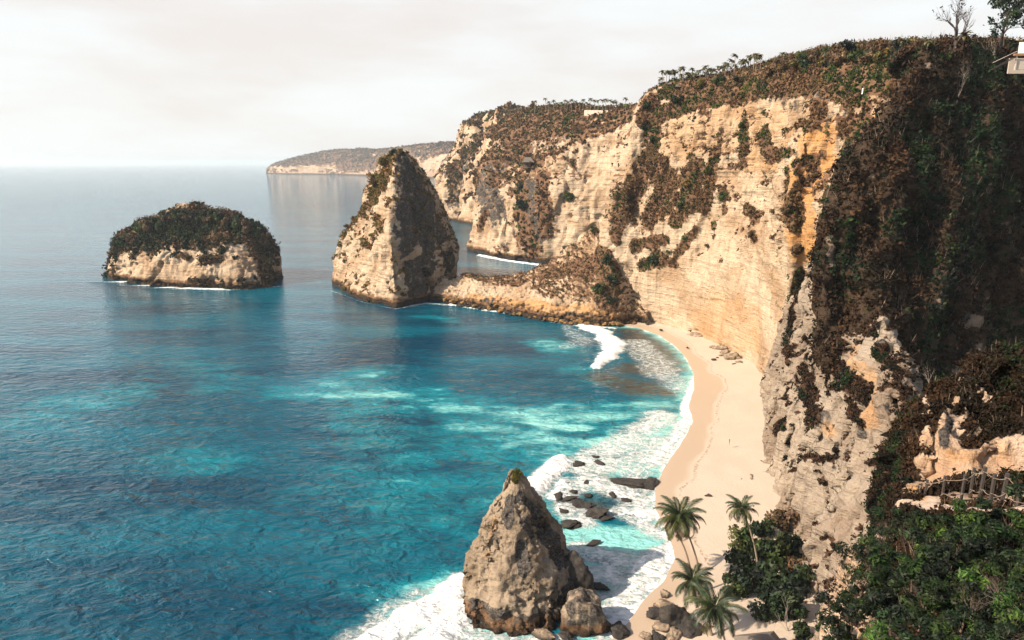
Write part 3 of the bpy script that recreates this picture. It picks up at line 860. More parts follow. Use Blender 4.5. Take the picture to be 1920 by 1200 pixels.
itop = A(372, 384, 452)
I_cols = stack_cols([
    [(200, 519), (203, 486, 472), (204, 470, 474), (232, 436, 474), (300, 400, 466)],
    [(248, 530), (247, 488, 447), (248, 466, 452), (268, 430, 460), (320, 396, 462)],
    [(300, 537), (300, 490, 434), (300, 462, 440), (315, 422, 452), (345, 391, 458)],
    [(355, 541), (355, 490, 427), (355, 458, 434), (360, 420, 446), (370, 389, 455)],
    [(410, 543), (410, 486, 424), (410, 456, 430), (400, 418, 444), (390, 391, 453)],
    [(465, 542), (466, 484, 428), (465, 452, 434), (445, 425, 444), (415, 398, 453)],
    [(504, 538), (505, 488, 437), (496, 456, 442), (472, 432, 448), (430, 404, 456)],
    [(517, 530), (515, 488, 450), (505, 462, 454), (482, 440, 458), (432, 405, 461)],
    [('w', -163, 480, 0), ('w', -163, 480, 13), ('w', -168, 478, 22), ('w', -172, 476, 32), ('w', -184, 468, 40)],
    [('w', -205, 498, 0), ('w', -205, 498, 13), ('w', -205, 494, 22), ('w', -204, 486, 32), ('w', -202, 474, 40)],
    [('w', -255, 502, 0), ('w', -255, 502, 13), ('w', -252, 498, 22), ('w', -244, 488, 32), ('w', -225, 475, 40)],
], itop)
surface('rocky_islet', I_cols, .6, ROCK,
        [(2.2, (14, 14, 20), 2, False), (1.1, (7, 7, 14), 3, True), (.5, (2.8, 2.8, 2.4), 3, False)],
        cyc=True, cellv=[2, .5, .5, .5, .6, .8], label='broad low islet with cream rock sides and a dense tree covered dome', kind='thing', cat='islet',
        veg_up=(.30, .5), strata=1.0, cracks=[(1.4, (14, 14, 14), .08)],
        strokes={
            'veg': [[(215, 460, 16), (250, 452, 16), (300, 442, 22), (350, 445, 18), (400, 442, 22)], [(490, 460, 16), (505, 490, 12), (500, 450, 18)]],
            'cut': [[7, (296, 492, 6), (285, 508, 8), (278, 520, 9)], [6, (388, 526, 11), (395, 532, 12)], [2.5, (240, 512, 6)], [2, (220, 528, 5), (300, 534, 5), (360, 538, 5), (450, 538, 5)], [2.5, (494, 500, 6), (490, 470, 5)]],
            'green': [[(260, 450, 20), (340, 420, 30), (400, 420, 26)], [(505, 465, 14)], [(440, 430, 14)]],
            'bare': [[(315, 468, 7)], [(440, 452, 6), (430, 475, 6)], [(455, 480, 8)], [(380, 470, 5)], [(225, 502, 24), (290, 500, 28), (350, 500, 30), (420, 498, 30), (470, 500, 24)], [(450, 465, 14)], [(310, 474, 12)]],
            'grey': [[.9, (515, 510, 14), (522, 530, 10)], [.6, (215, 500, 8)], [.6, (280, 500, 7)]],  # first stroke puts the right end's shade into the colour
            'veg2': [[(245, 480, 6)], [(328, 482, 7), (345, 480, 6)], [(385, 483, 9), (408, 481, 9)], [(440, 478, 4)]],
            'clean': [[(225, 500, 18), (330, 500, 26), (400, 500, 30), (465, 500, 28)], [(460, 460, 14)], [(320, 470, 10)]],
        })

ptop = A(969, 880, 112)
P_cols = stack_cols([
    [(873, 1150), (871, 1095, 108.5), (885, 1040, 109.5), (908, 980, 110.5), (938, 925, 111.5), (956, 885, 112)],
    [(905, 1175), (898, 1095, 105), (905, 1040, 107), (922, 980, 109), (944, 925, 111), (959, 885, 112)],
    [(955, 1190), (945, 1110, 102), (942, 1045, 104.5), (950, 980, 108), (958, 930, 110), (966, 886, 111.5)],
    [(1010, 1192), (1005, 1115, 102), (995, 1050, 104), (985, 980, 107.5), (976, 930, 110), (972, 886, 111.5)],
    [(1050, 1170), (1060, 1100, 105.5), (1042, 1040, 107.5), (1015, 980, 109.5), (992, 930, 111), (978, 887, 112)],
    [(1080, 1130), (1075, 1080, 111), (1062, 1020, 112), (1032, 965, 112), (1003, 925, 112.5), (980, 888, 112.5)],
    [('w', 8, 120, 0), ('w', 8, 120, 5), ('w', 6.5, 119, 10), ('w', 5, 117, 14.5), ('w', 3.3, 115, 18.5), ('w', 1.9, 113.5, 22)],
    [('w', -1, 123, 0), ('w', -1, 123, 5), ('w', -1, 121, 10), ('w', 0, 119, 14.5), ('w', 0.4, 116, 18.5), ('w', .8, 114.2, 22)],
    [('w', -7, 118, 0), ('w', -7, 118, 5), ('w', -5.5, 117, 10), ('w', -3.5, 115.5, 14.5), ('w', -1.4, 114, 18.5), ('w', 0, 113, 22)],
], ptop, -2)
surface('rock_pinnacle', P_cols, .16, ROCK_PIN,
        [(1.0, (7, 7, 9), 2, False), (.8, (3.2, 3.2, 4), 3, True), (.22, (1.0, 1.0, .9), 3, False), (.10, (.35, .35, .3), 2, False)],
        cyc=True, cellv=.17, damp=lambda v: 1 - .75 * sstep(3.8, 5.6, v), label='conical grey brown rock pinnacle with a green tuft on its tip in the surf', kind='thing', cat='rock pinnacle',
        veg_up=(3, 4), strata=.3, cracks=[(1.5, (6.5, 6.5, 8), .07), (.55, (2.4, 2.4, 3.2), .08), (.16, (.9, .9, 1.1), .12)],
        strokes={
            'veg': [[(966, 884, 7), (970, 896, 6)]], 'green': [[(968, 880, 6)]],
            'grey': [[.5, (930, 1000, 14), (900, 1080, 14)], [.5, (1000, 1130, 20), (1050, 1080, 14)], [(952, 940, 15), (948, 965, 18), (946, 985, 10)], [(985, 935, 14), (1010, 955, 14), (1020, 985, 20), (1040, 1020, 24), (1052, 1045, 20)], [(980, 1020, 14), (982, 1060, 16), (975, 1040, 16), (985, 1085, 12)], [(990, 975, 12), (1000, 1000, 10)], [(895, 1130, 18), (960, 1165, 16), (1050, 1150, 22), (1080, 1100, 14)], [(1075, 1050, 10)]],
            'orange': [[.35, (925, 980, 10), (905, 1040, 8)]],
            'clean': [[(920, 1050, 24), (930, 1090, 30), (1000, 1120, 24)], [(1030, 1080, 18)]],
        })

# ------------------------------------------------------------------ boulders
import bmesh
def boulder_mesh(seed, mat, sub=3, squash=(1, 1, .7), rough=.35, cut=0.45):
    bm = bmesh.new()
    bmesh.ops.create_icosphere(bm, subdivisions=sub, radius=1)
    V = np.array([v.co[:] for v in bm.verts])
    rs = np.random.RandomState(seed)
    for k in range(9):                     # flat facets
        d = rs.normal(size=3); d /= np.linalg.norm(d)
        lim = .62 + .3 * rs.rand()
        h = V @ d
        V -= np.maximum(h - lim, 0)[:, None] * d * .85
    V *= 1 + rough * fbm(V, .9, 2, seed * 3.3)[:, None] + .16 * fbm(V, .36, 3, seed)[:, None]
    V *= np.array(squash)
    for v, c in zip(bm.verts, V): v.co = c
    me = bpy.data.meshes.new('boulder')
    bm.to_mesh(me); bm.free()
    me.materials.append(mat)
    me.polygons.foreach_set('use_smooth', [True] * len(me.polygons))
    return me
BM = {}
for mk, mt in (('n', BOULDER), ('d', BOULDER_DARK), ('r', BOULDER_RUST)):
    BM[mk] = [boulder_mesh(s + ord(mk), mt, 4, (1, .8 + .3 * random.random(), .55 + .25 * random.random())) for s in range(5)]

def put_boulder(p, r, kind, label, group, k=None, stretch=1.0, cat='boulder', name='boulder', sz=1.0):
    o = link(name, BM[kind][random.randrange(5) if k is None else k])
    o.location = p
    o.scale = (r * stretch, r, r * sz)
    o.rotation_euler = (random.uniform(-.2, .2), random.uniform(-.2, .2), random.uniform(0, 6.28))
    return tag(o, label, cat, group)

# the big rounded boulder beside the pinnacle and the shadowed one behind
big = link('boulder', boulder_mesh(5, ROCK_PIN, 5, (1, .9, .92), .22))
big.location = (12.0, 101.2, 1.2); big.scale = (4.0, 3.9, 5.0)
for an in ('veg', 'grey', 'orange'):
    at = big.data.attributes.new(an, 'FLOAT', 'POINT')
    at.data.foreach_set('value', np.full(len(big.data.vertices), .62 if an == 'grey' else 0, np.float32))
tag(big, 'largest rounded grey boulder leaning against the right foot of the pinnacle', 'boulder')
b2 = link('boulder', boulder_mesh(9, BOULDER_DARK, 4, (1, .9, 1.1), .22))  # near-black material puts the pinnacle's shadow into the colour
b2.location = G(1075, 1115)[:2] + (2.5,); b2.scale = (3.4, 3.2, 4.6)
tag(b2, 'dark shaded boulder tucked between the pinnacle and the rounded boulder', 'boulder')

near_b = [  # px, py, r, kind, stretch, label
    (1162, 1186, 1.5, 'd', 1.3, 'black wet boulder alone in the foam right of the rounded boulder'),
    (1022, 1194, 1.1, 'n', 1.9, 'slanting tan rock at the foot of the pinnacle'),
    (1062, 1197, 1.0, 'd', 1.3, 'small dark rock in the water below the pinnacle'),
    (1124, 1103, .9, 'd', 1.9, 'flat dark rock showing behind the rounded boulder'),
    (1246, 1117, 1.05, 'n', 1.0, 'small brown boulder nearest the water beside the palms'),
    (1247, 1142, 1.6, 'n', 1.2, 'smooth brown boulder left of the lowest palms'),
    (1226, 1156, 1.35, 'd', 1.3, 'dark egg shaped boulder at the edge of the foam under the palms'),
    (1268, 1166, 2.6, 'd', 1.1, 'biggest dark boulder of the pile under the palms'),
    (1243, 1178, 1.5, 'n', 1.2, 'brown boulder at the lower side of the pile under the palms'),
    (1296, 1188, 2.2, 'd', 1.2, 'dark boulder half hidden by the lowest palm crown'),
    (1210, 1198, 1.0, 'n', 1.2, 'small brown boulder on the sand at the bottom of the photo'),
    (1233, 1199, 1.1, 'd', 1.2, 'dark rock on the sand below the boulder pile'),
    (1262, 1199, 1.5, 'n', 1.2, 'brown rock at the bottom edge below the boulder pile'),
]
for px, py, r, kd, st, lb in near_b:
    g = G(px, py)
    put_boulder((g[0], g[1], r * .35), r, kd, lb, 'boulders by the pinnacle and the palms', stretch=st)
surf_b = [
    (1186, 905, 2.4, 2.5, .55, 'longest flat black rock reaching from the surf to the sand'), (1218, 910, 1.6, 2.4, .35, 'low black tail of rock touching the wet sand'),
    (1118, 962, 2.4, 1.3, .75, 'angular black rock, biggest of those in the pale surf behind the pinnacle'), (1068, 984, 1.9, 1.4, .65, 'oval black rock just right of the pinnacle'),
    (1126, 869, 1.2, 1.4, .6, 'small black rock at the top of the surf field'), (1084, 872, 1.5, 1.3, .7, 'dark rock next to the tip of the white breaker'),
    (1118, 857, .9, 1.4, .6, 'smallest black rock farthest out in the surf'), (1086, 945, 1.5, 1.6, .5, 'dark rock left of the angular rock'),
    (1100, 948, 1.2, 1.5, .6, 'small rock between two dark rocks in the surf'), (1057, 958, 1.0, 1.5, .5, 'little dark rock over the oval rock'),
    (1066, 935, 1.2, 1.7, .5, 'flat dark rock in the lacy foam behind the pinnacle'), (1103, 929, 1.0, 1.4, .5, 'small dark rock in the middle of the lacy foam'),
    (1048, 932, 1.1, 1.8, .5, 'dark ledge rock right beside the white breaker'), (1075, 922, .9, 1.4, .5, 'little rock near the breaker foot'),
    (1150, 929, .9, 1.6, .45, 'small low rock below the long flat rock'), (1112, 1020, .9, 2.2, .3, 'thin sunken rock in the turquoise water'),
    (1060, 905, .8, 1.5, .4, 'tiny rock close under the breaker crest'), (1136, 972, 1.0, 1.6, .5, 'low rock at the right side of the angular rock'),
    (1175, 938, .8, 1.8, .4, 'low rock at the sand side of the surf field'), (1098, 905, .9, 1.8, .4, 'flat rock in the upper lacy foam'),
]
for px, py, r, st, sz, lb in surf_b:
    g = G(px, py)
    put_boulder((g[0], g[1], .05), r, 'd', lb, 'black rocks awash in the surf', stretch=st, sz=sz, name='surf_rock', cat='rock')
beach_b = [
    (1303, 630, 1.7, 2.2, 'n', 'flat rock at the cliff foot where the beach narrows'), (1347, 655, 2.4, 1.6, 'n', 'leaning slab at the left end of the fallen rocks under the wall'),
    (1360, 662, 2.0, 1.2, 'n', 'upright block among the fallen rocks under the wall'), (1372, 674, 2.6, 1.4, 'n', 'largest fallen boulder under the tall wall'),
    (1384, 681, 1.4, 1.2, 'n', 'rounded block at the right end of the fallen rocks'), (1352, 668, 1.0, 1.3, 'n', 'small block in front of the fallen slab'),
    (1338, 675, .7, 1.5, 'd', 'dark stone left on the sand before the fallen rocks'), (1345, 671, .5, 1.3, 'd', 'little dark stone beside another on the upper sand'),
    (1376, 684, .7, 2.2, 'd', 'low dark stone on the sand under the largest fallen boulder'), (1391, 683, .8, 2.0, 'd', 'flat dark stone right of the fallen rocks'),
    (1240, 619, .6, 1.5, 'd', 'lone dark stone on the narrow far sand'), (1289, 652, .5, 1.2, 'd', 'tiny dark stone in the middle of the far sand'),
    (1410, 900, 1.3, 1.5, 'n', 'rounded boulder at the foot of the spur'), (1391, 902, .7, 1.3, 'd', 'small stone beside the rounded boulder of the spur'),
    (1429, 868, 1.0, 1.4, 'd', 'dark stone tucked under the nose of the spur'), (1328, 930, .6, 1.4, 'd', 'lone dark stone on open sand right of the big palm'),
    (1437, 872, .7, 1.2, 'n', 'pale stone below the nose of the spur'), (1418, 915, .7, 1.4, 'n', 'small stone below the rounded boulder of the spur'),
]
for px, py, r, st, kd, lb in beach_b:
    g = G(px, py, .8)
    put_boulder((g[0], g[1], g[2] + r * .2), r, kd, lb, 'fallen stones along the foot of the wall', stretch=st)

# rubble along the foot of the neck
rs = np.random.RandomState(4)
line = [(835, 571), (880, 578), (925, 585), (970, 594), (1020, 603), (1060, 608), (1100, 612), (1150, 614), (1195, 608)]
for k in range(130):
    t = rs.rand() * (len(line) - 1.001)
    i = int(t); f = t - i
    px = line[i][0] * (1 - f) + line[i + 1][0] * f
    py = line[i][1] * (1 - f) + line[i + 1][1] * f
    up = abs(rs.normal()) * 1.5
    g = G(px, py - up * 1.6)
    r = .7 + 1.5 * rs.rand() ** 2
    put_boulder((g[0] + rs.normal() * .8, g[1] + 1.2, .2 + up * 1.0), r, 'r' if rs.rand() < .6 else 'd', 'tumbled algae stained boulder on the wave washed foot of the low neck', 'boulders along the foot of the neck',
                stretch=1 + .5 * rs.rand(), sz=.9)

# ------------------------------------------------------------------ beach and sea
def gp(l, z=0): return [np.array(G(x, y, z)) for x, y in l]
shore = gp([(1150, 606), (1200, 614), (1240, 628), (1270, 648), (1292, 672), (1306, 700), (1306, 730), (1297, 760), (1306, 790), (1285, 830), (1252, 880), (1236, 920), (1238, 955),
            (1262, 1000), (1276, 1045), (1256, 1090), (1214, 1130), (1184, 1175), (1150, 1210), (1120, 1260), (1060, 1400)])
def side_dist(P, line):
    """signed distance to a polyline; positive on its right hand side (land) when going towards the camera's left"""
    best = np.full(len(P), 1e9); sg = np.ones(len(P))
    for a, b in zip(line[:-1], line[1:]):
        d = b[:2] - a[:2]
        q = P[:, :2] - a[:2]
        t = np.clip((q @ d) / (d @ d), 0, 1)
        e = q - t[:, None] * d
        dist = np.hypot(e[:, 0], e[:, 1])
        cr = d[0] * q[:, 1] - d[1] * q[:, 0]
        up = dist < best
        best = np.where(up, dist, best)
        sg = np.where(up, np.sign(cr), sg)
    return best * sg

def grid(xs, ys):
    X, Y = np.meshgrid(xs, ys, indexing='ij')
    P = np.stack([X.ravel(), Y.ravel(), np.zeros(X.size)], 1)
    idx = np.arange(X.size).reshape(X.shape)
    q = np.stack([idx[:-1, :-1], idx[1:, :-1], idx[1:, 1:], idx[:-1, 1:]], -1).reshape(-1, 4)
    return P, q

P, q = grid(np.arange(8, 130, .95), np.arange(60, 350, 1.0))
sdist = side_dist(P, shore)
lift = fbm(P, (9, 12, 9), 3)
P[:, 2] = np.where(sdist > 0, np.minimum(sdist * .075, 1.3 + sdist * .018), sdist * .12) + .10 * lift * sstep(0, 10, sdist)
wet = sstep(6.5, 1.5, sdist + 3.5 * fbm(P, 20, 2) - 5.0 * sstep(30, 8, np.abs(P[:, 1] - 222)))
keep = (sdist[q] > -14).any(1) & (P[q][:, :, 2].max(1) < 4)
t = NT('sand')
w = t.attr('wet')
n1, n2, n3 = t.noise((.12,) * 3, 4), t.noise((1.6,) * 3, 5), t.noise((7,) * 3, 4)
c = t.mix(n1, (.38, .315, .25), (.43, .365, .295))
c = t.mix(t.math('MULTIPLY', t.rng(n2, .5, .8), .15), c, (.36, .28, .2))
wr = t.math('MULTIPLY', t.rng(w, .02, .10), t.rng(w, .30, .14))
c = t.mix(t.math('MULTIPLY', wr, t.rng(n2, .45, .65)), c, (.20, .15, .10))
c = t.mix(t.math('MULTIPLY', t.rng(t.noise((.5, .5, .5), 5, .7), .58, .70), .22), c, (.30, .23, .165))
c = t.mix(t.rng(w, .1, .8), c, (.36, .28, .205))
fp = t.math('MULTIPLY', t.math('ADD', n2, t.math('MULTIPLY', n3, .35)), t.rng(w, 0, .5, 1, .1))
t.set(Base_Color=c, Roughness=t.rng(w, 0, 1, .95, .45), Normal=t.bump(fp, .25, .4))
t.b.inputs['Specular IOR Level'].default_value = .25
o = link('beach', mesh_np('beach', P, q[keep], t.m, True, {'wet': wet}))
tag(o, 'curved strip of pale sand under the cliff', None, None, 'structure')

# sea sheet: dense in the bay, coarse to the horizon
def nonuni(a, b, st, far_lo, far_hi, ratio=1.25):
    core = np.arange(a, b, st)
    lo, hi, s = [], [], st
    x = a
    while x > far_lo: s *= ratio; x -= s; lo.append(x)
    s, x = st, core[-1]
    while x < far_hi: s *= ratio; x += s; hi.append(x)
    return np.concatenate([lo[::-1], core, hi])
P, q = grid(nonuni(-150, 100, 1.15, -30000, 30000), nonuni(62, 620, 1.3, -3000, 32000))
def srat(strokes, soft=0.0):
    r = np.zeros(len(P))
    core = (np.abs(P[:, 0]) < 420) & (P[:, 1] < 700) & (P[:, 1] > 50)
    Q = P[core]
    w1 = fbm(Q, (9, 5, 9), 4, 3.3); w2 = fbm(Q, (34, 14, 9), 2, 8.0)
    for s in strokes:
        amt = s[0]
        pts = [np.array(G(x, y)) for x, y, _ in s[1:]]
        ra = seg_ratio(Q, pts, [k for _, _, k in s[1:]]) + (.30 + soft * .25) * w1 + (.2 + soft * .4) * w2
        r[core] = np.maximum(r[core], amt * sstep(1.25 + soft * .5, .35 - soft * .25, ra))
    return r
foam = srat([
    (1.0, (985, 590, 1.2), (1040, 600, 2.5), (1085, 607, 4.5), (1130, 622, 6), (1152, 646, 6.5), (1140, 668, 4.5), (1118, 688, 2.5)),
    (.36, (1060, 610, 4), (1090, 640, 7), (1060, 650, 4)),
    (.8, (845, 571, 1.3), (900, 580, 1.6), (985, 592, 1.8)), (.7, (1040, 603, 3), (1150, 615, 2)),
    (.5, (745, 577, 2.0), (800, 568, 2.5), (850, 572, 2)), (.30, (622, 545, 1.5), (680, 566, 1.2), (740, 579, 1.6)),
    (.85, (205, 521, 2.0), (260, 533, 1.6), (330, 541, 2.0)), (1.0, (330, 541, 2.2), (410, 543, 2.6)), (.5, (420, 544, 1.6), (525, 536, 1.6)),
    (1.0, (900, 479, 3), (950, 489, 3.4), (1010, 497, 3)), (.9, (820, 405, 5), (880, 422, 5)),
    (1.0, (1304, 708, 1.3), (1296, 735, 1.8), (1284, 768, 2.0), (1290, 790, 1.6)),
    (.44, (1200, 640, 6), (1240, 690, 9), (1275, 730, 6)), (.38, (1180, 640, 5), (1230, 700, 8)),
    (.72, (1290, 790, 4), (1270, 830, 5), (1230, 860, 5)), (.62, (1240, 780, 7), (1180, 820, 7), (1130, 850, 7), (1100, 880, 7)),
    (.56, (1230, 830, 8), (1180, 870, 8), (1200, 920, 6)), (.66, (1060, 920, 5), (1110, 900, 6), (1160, 920, 6), (1200, 940, 5)), (.6, (1060, 950, 4), (1100, 980, 4)),
    (1.0, (1050, 862, 2.5), (1040, 882, 4.2), (1015, 902, 4.5), (1000, 925, 3.5)), (.75, (1040, 930, 3), (1060, 900, 3)),
    (1.0, (1225, 965, 3.0), (1200, 960, 2.5)), (.68, (1180, 960, 5), (1230, 1000, 3)),
    (.60, (1090, 1030, 4), (1160, 1050, 6), (1220, 1080, 5)), (.70, (1150, 1080, 7), (1200, 1100, 7), (1160, 1150, 7)), (.85, (1262, 1000, 3), (1272, 1050, 4), (1235, 1100, 4)), (.78, (1240, 1040, 4), (1200, 1080, 5), (1170, 1120, 5), (1160, 1160, 4)), (.85, (1140, 1160, 2), (1180, 1170, 2.5), (1200, 1130, 2.5)),
    (.62, (1100, 1080, 5), (1130, 1130, 4), (1140, 1190, 3)),
    (1.0, (868, 1090, 3.2), (835, 1118, 4.4), (790, 1148, 4.8), (735, 1180, 4.5), (690, 1210, 4)), (1.0, (860, 1140, 4), (830, 1190, 5), (800, 1230, 6)), (.62, (880, 1190, 4), (960, 1205, 3), (1060, 1200, 3)),
    (.5, (780, 1120, 4), (700, 1170, 5), (660, 1200, 4)),
])
shal = srat([
    (.62, (520, 735, 8), (600, 735, 9), (650, 712, 11), (690, 700, 8)), (.85, (640, 740, 7), (760, 742, 8), (860, 762, 9), (960, 778, 10), (1060, 780, 12), (1160, 775, 12), (1240, 760, 10)),
    (.75, (860, 790, 10), (1000, 820, 12), (1120, 840, 14), (1230, 800, 12)), (.45, (700, 800, 16), (900, 860, 20), (1000, 900, 10)),
    (.55, (90, 765, 12), (200, 745, 16), (250, 735, 8)), (.38, (320, 850, 6), (400, 860, 7)), (.4, (330, 880, 3), (390, 882, 4)), (.35, (370, 680, 10), (420, 725, 10)), (.3, (50, 800, 16)),
    (.5, (1000, 940, 10), (900, 930, 14), (760, 930, 12)), (.3, (620, 900, 14), (760, 960, 14)),
    (1.0, (1110, 900, 12), (1180, 890, 12), (1240, 840, 10), (1290, 780, 5)), (1.0, (1080, 1000, 8), (1130, 1020, 10), (1200, 1020, 10), (1180, 1120, 9), (1120, 1180, 8)),
    (.75, (1060, 655, 8), (1020, 640, 6)), (.6, (1080, 690, 6), (1200, 725, 7)), (.75, (1000, 960, 6), (1060, 900, 8)), (.5, (800, 590, 6), (840, 600, 6)), (.9, (840, 1110, 7), (760, 1160, 8), (880, 1180, 8)),
], 1.0)
reef_reflect = srat([  # dark reef, plus the cliff's brown reflection painted into the water
    (1.0, (1180, 622, 9), (1215, 650, 12), (1240, 690, 10), (1180, 690, 10)), (1.0, (1130, 705, 8), (1190, 725, 10), (1240, 735, 5)), (.55, (1100, 880, 6), (1160, 920, 8), (1200, 925, 6)),
    (.7, (1060, 940, 5), (1100, 950, 6)),
])
sdw = side_dist(P, shore)
near = (np.abs(P[:, 0] - 50) < 120) & (P[:, 1] < 345)
edge = np.where(near, sstep(-16, 0, sdw), 0)
shal = np.maximum(shal, srat([
    (1.25, (1110, 1000, 7), (1160, 1020, 9), (1210, 1010, 8)), (1.2, (1100, 1070, 6), (1160, 1090, 9), (1150, 1150, 8)), (1.1, (1000, 1190, 4), (900, 1190, 5), (860, 1200, 5)),
    (1.15, (1150, 830, 10), (1220, 810, 10), (1270, 780, 5)), (1.1, (1080, 800, 8), (1000, 790, 6)), (1.1, (1180, 880, 9), (1230, 850, 8)), (.8, (655, 735, 5), (760, 745, 4), (860, 765, 5))], .35))
shal = np.maximum(shal, edge * 1.05)
swash = np.where(near, sstep(-3.0, -.3, sdw + 1.6 * fbm(P, 7, 3)), 0)
foam = np.maximum(foam, swash * .8)
amp = np.exp(-np.maximum(P[:, 1] - 200, 0) / 120) * (np.abs(P[:, 0]) < 200)
P[:, 2] = .16 * amp * fbm(P, (11, 4.5, 9), 3, 2.0) * (1 - .8 * edge) + np.where(foam > .55, (foam - .55) * 2.0, 0) * (1 - edge) * (1 + .5 * noise(P, 3.0))
P[:, 2] -= .12

t = NT('sea_water')
fo, sh, rf = t.attr('foam'), t.attr('shallow'), t.attr('reef_reflect')
nl = t.noise((.010, .03, .01), 4, .55)
nm = t.noise((.05, .12, .05), 5, .6, .4)
nf = t.noise((.45, .9, .5), 5, .6, .6)
deep = t.mix(t.rng(nl, .35, .65), (.0001, .033, .064), (.0002, .082, .125))
s2 = t.math('ADD', sh, t.math('MULTIPLY', t.math('SUBTRACT', t.math('ADD', t.math('MULTIPLY', nm, .7), t.math('MULTIPLY', nf, .3)), .5), 2.0))
c = t.mix(t.rng(s2, .10, .85, smooth=False), deep, (.003, .18, .225))
c = t.mix(t.rng(s2, .6, 1.15), c, (.20, .49, .47))
c = t.mix(t.math('MULTIPLY', rf, t.rng(nf, .3, .6, .5, 1)), c, (.05, .042, .03))
# foam: solid cores with lace where it thins out
ed = t.vor((.42, .62, .5), vec=None)
wv = t.n.new('ShaderNodeVectorMath'); wv.operation = 'ADD'
nz = t.n.new('ShaderNodeTexNoise'); nz.inputs['Scale'].default_value = .5; nz.inputs['Detail'].default_value = 4
t.l.new(t.geo.outputs['Position'], nz.inputs['Vector'])
sc_ = t.n.new('ShaderNodeVectorMath'); sc_.operation = 'SCALE'; sc_.inputs['Scale'].default_value = 3.2
t.l.new(nz.outputs['Color'], sc_.inputs[0])
t.l.new(t.geo.outputs['Position'], wv.inputs[0]); t.l.new(sc_.outputs[0], wv.inputs[1])
e1 = t.vor((.34, .34, .3), vec=wv.outputs[0])
e2 = t.vor((1.0, 1.0, .8), vec=wv.outputs[0])
nf2 = t.noise((1.3, 2.2, 1.3), 6, .7, .8)
lace = t.math('ADD', t.rng(e1, .22, .0), t.math('MULTIPLY', t.rng(e2, .26, .0), .7))
ff = t.math('ADD', t.math('MULTIPLY', fo, 1.35), t.math('MULTIPLY', lace, .26))
ff = t.math('ADD', ff, t.math('MULTIPLY', t.math('SUBTRACT', nf, .5), 1.1))
ff = t.math('ADD', ff, t.math('MULTIPLY', t.math('SUBTRACT', nf2, .5), 1.5))
ff = t.rng(ff, .62, 1.30)
ff = t.math('MULTIPLY', ff, t.rng(fo, .05, .3))
wash = t.math('MULTIPLY', t.rng(fo, .12, .75), t.rng(t.math('ADD', nf, t.math('MULTIPLY', nf2, .6)), .60, .98, .18, .72))
c = t.mix(wash, c, (.50, .60, .58))
c = t.mix(ff, c, (.66, .68, .67))
# ripples: several wavelengths
r1 = t.noise((.17, .30, .2), 4, .5, .7)
r2 = t.noise((.42, .72, .8), 4, .55, .6)
r3 = t.noise((.03, .07, .05), 2)
h = t.math('ADD', t.math('MULTIPLY', r1, 1.9), t.math('MULTIPLY', r2, .85))
h = t.math('ADD', h, t.math('MULTIPLY', r3, 1.5))
h = t.math('ADD', h, t.math('MULTIPLY', t.math('MULTIPLY', ff, nf), .6))
sp_ = t.n.new('ShaderNodeSeparateXYZ'); sp_.name = 'sepy'; t.l.new(t.geo.outputs['Position'], sp_.inputs[0])
t.b.inputs['Specular IOR Level'].default_value = .24
t.set(Base_Color=c, Roughness=t.math('ADD', .045, t.math('MULTIPLY', ff, .7)), Normal=t.bump(t.math('MULTIPLY', h, t.math('ADD', t.rng(t.n['sepy'].outputs['Y'], 130, 350, .95, .22), t.rng(t.n['sepy'].outputs['Y'], 500, 1500, 0, .75))), 1.0, 1.0))
t.b.inputs['IOR'].default_value = 1.33
o = link('sea', mesh_np('sea', P, q, t.m, True, {'foam': foam, 'shallow': shal, 'reef_reflect': reef_reflect}))
tag(o, 'blue green sea with turquoise shallows and white surf', None, None, 'structure')

# ------------------------------------------------------------------ haze
mb = MB().box((0, 13500, 78), (59000, 36000, 168))
hz = mb.mesh('haze', None)
hm = bpy.data.materials.new('haze_air')
hm.use_nodes = True
hn = hm.node_tree.nodes; hn.clear()
ho = hn.new('ShaderNodeOutputMaterial')
pv = hn.new('ShaderNodeVolumePrincipled')
pv.inputs['Color'].default_value = (.82, .93, 1.0, 1)
pv.inputs['Density'].default_value = 0.00006
pv.inputs['Anisotropy'].default_value = 0.2
hm.node_tree.links.new(pv.outputs[0], ho.inputs['Volume'])
hz.materials.append(hm)
tag(link('haze', hz), 'thin pale sea haze', None, None, 'stuff')

# ------------------------------------------------------------------ vegetation
RS = np.random.RandomState(77)
PAL = {
    'green': np.array([(.030, .055, .016), (.045, .070, .018), (.018, .036, .014), (.07, .085, .022)]),
    'dark': np.array([(.009, .021, .010), (.015, .032, .012), (.020, .034, .011), (.007, .013, .009)]),
    'brown': np.array([(.050, .034, .020), (.085, .052, .028), (.125, .072, .038), (.15, .10, .055), (.10, .07, .035), (.065, .055, .024)]),
    'dull': np.array([(.014, .011, .007), (.021, .013, .008), (.028, .017, .010), (.042, .024, .014)]),
    'olive': np.array([(.11, .095, .022), (.085, .08, .02), (.15, .105, .028), (.16, .09, .03)]),
    'fresh': np.array([(.05, .12, .018), (.08, .16, .025), (.03, .075, .018), (.022, .055, .018)]),
}

def quads_mesh(cen, nor, size, tint, aspect=1.0, updir=None):
    """leaf quads: centres, normals, half sizes, tints -> V, F, attr"""
    n = len(cen)
    a = RS.normal(size=(n, 3)) if updir is None else updir
    u = np.cross(nor, a); u /= np.linalg.norm(u, axis=1, keepdims=True) + 1e-9
    v = np.cross(nor, u)
    s = size[:, None]
    asp = aspect if hasattr(aspect, '__len__') else np.full(n, aspect)
    V = np.stack([cen - u * s * asp[:, None], cen - v * s * .9 - nor * s * .12, cen + u * s * asp[:, None], cen + v * s * 1.1 + nor * s * .1], 1).reshape(-1, 3)
    Fq = np.arange(4 * n).reshape(n, 4)
    return V, Fq, np.repeat(tint, 4, axis=0)

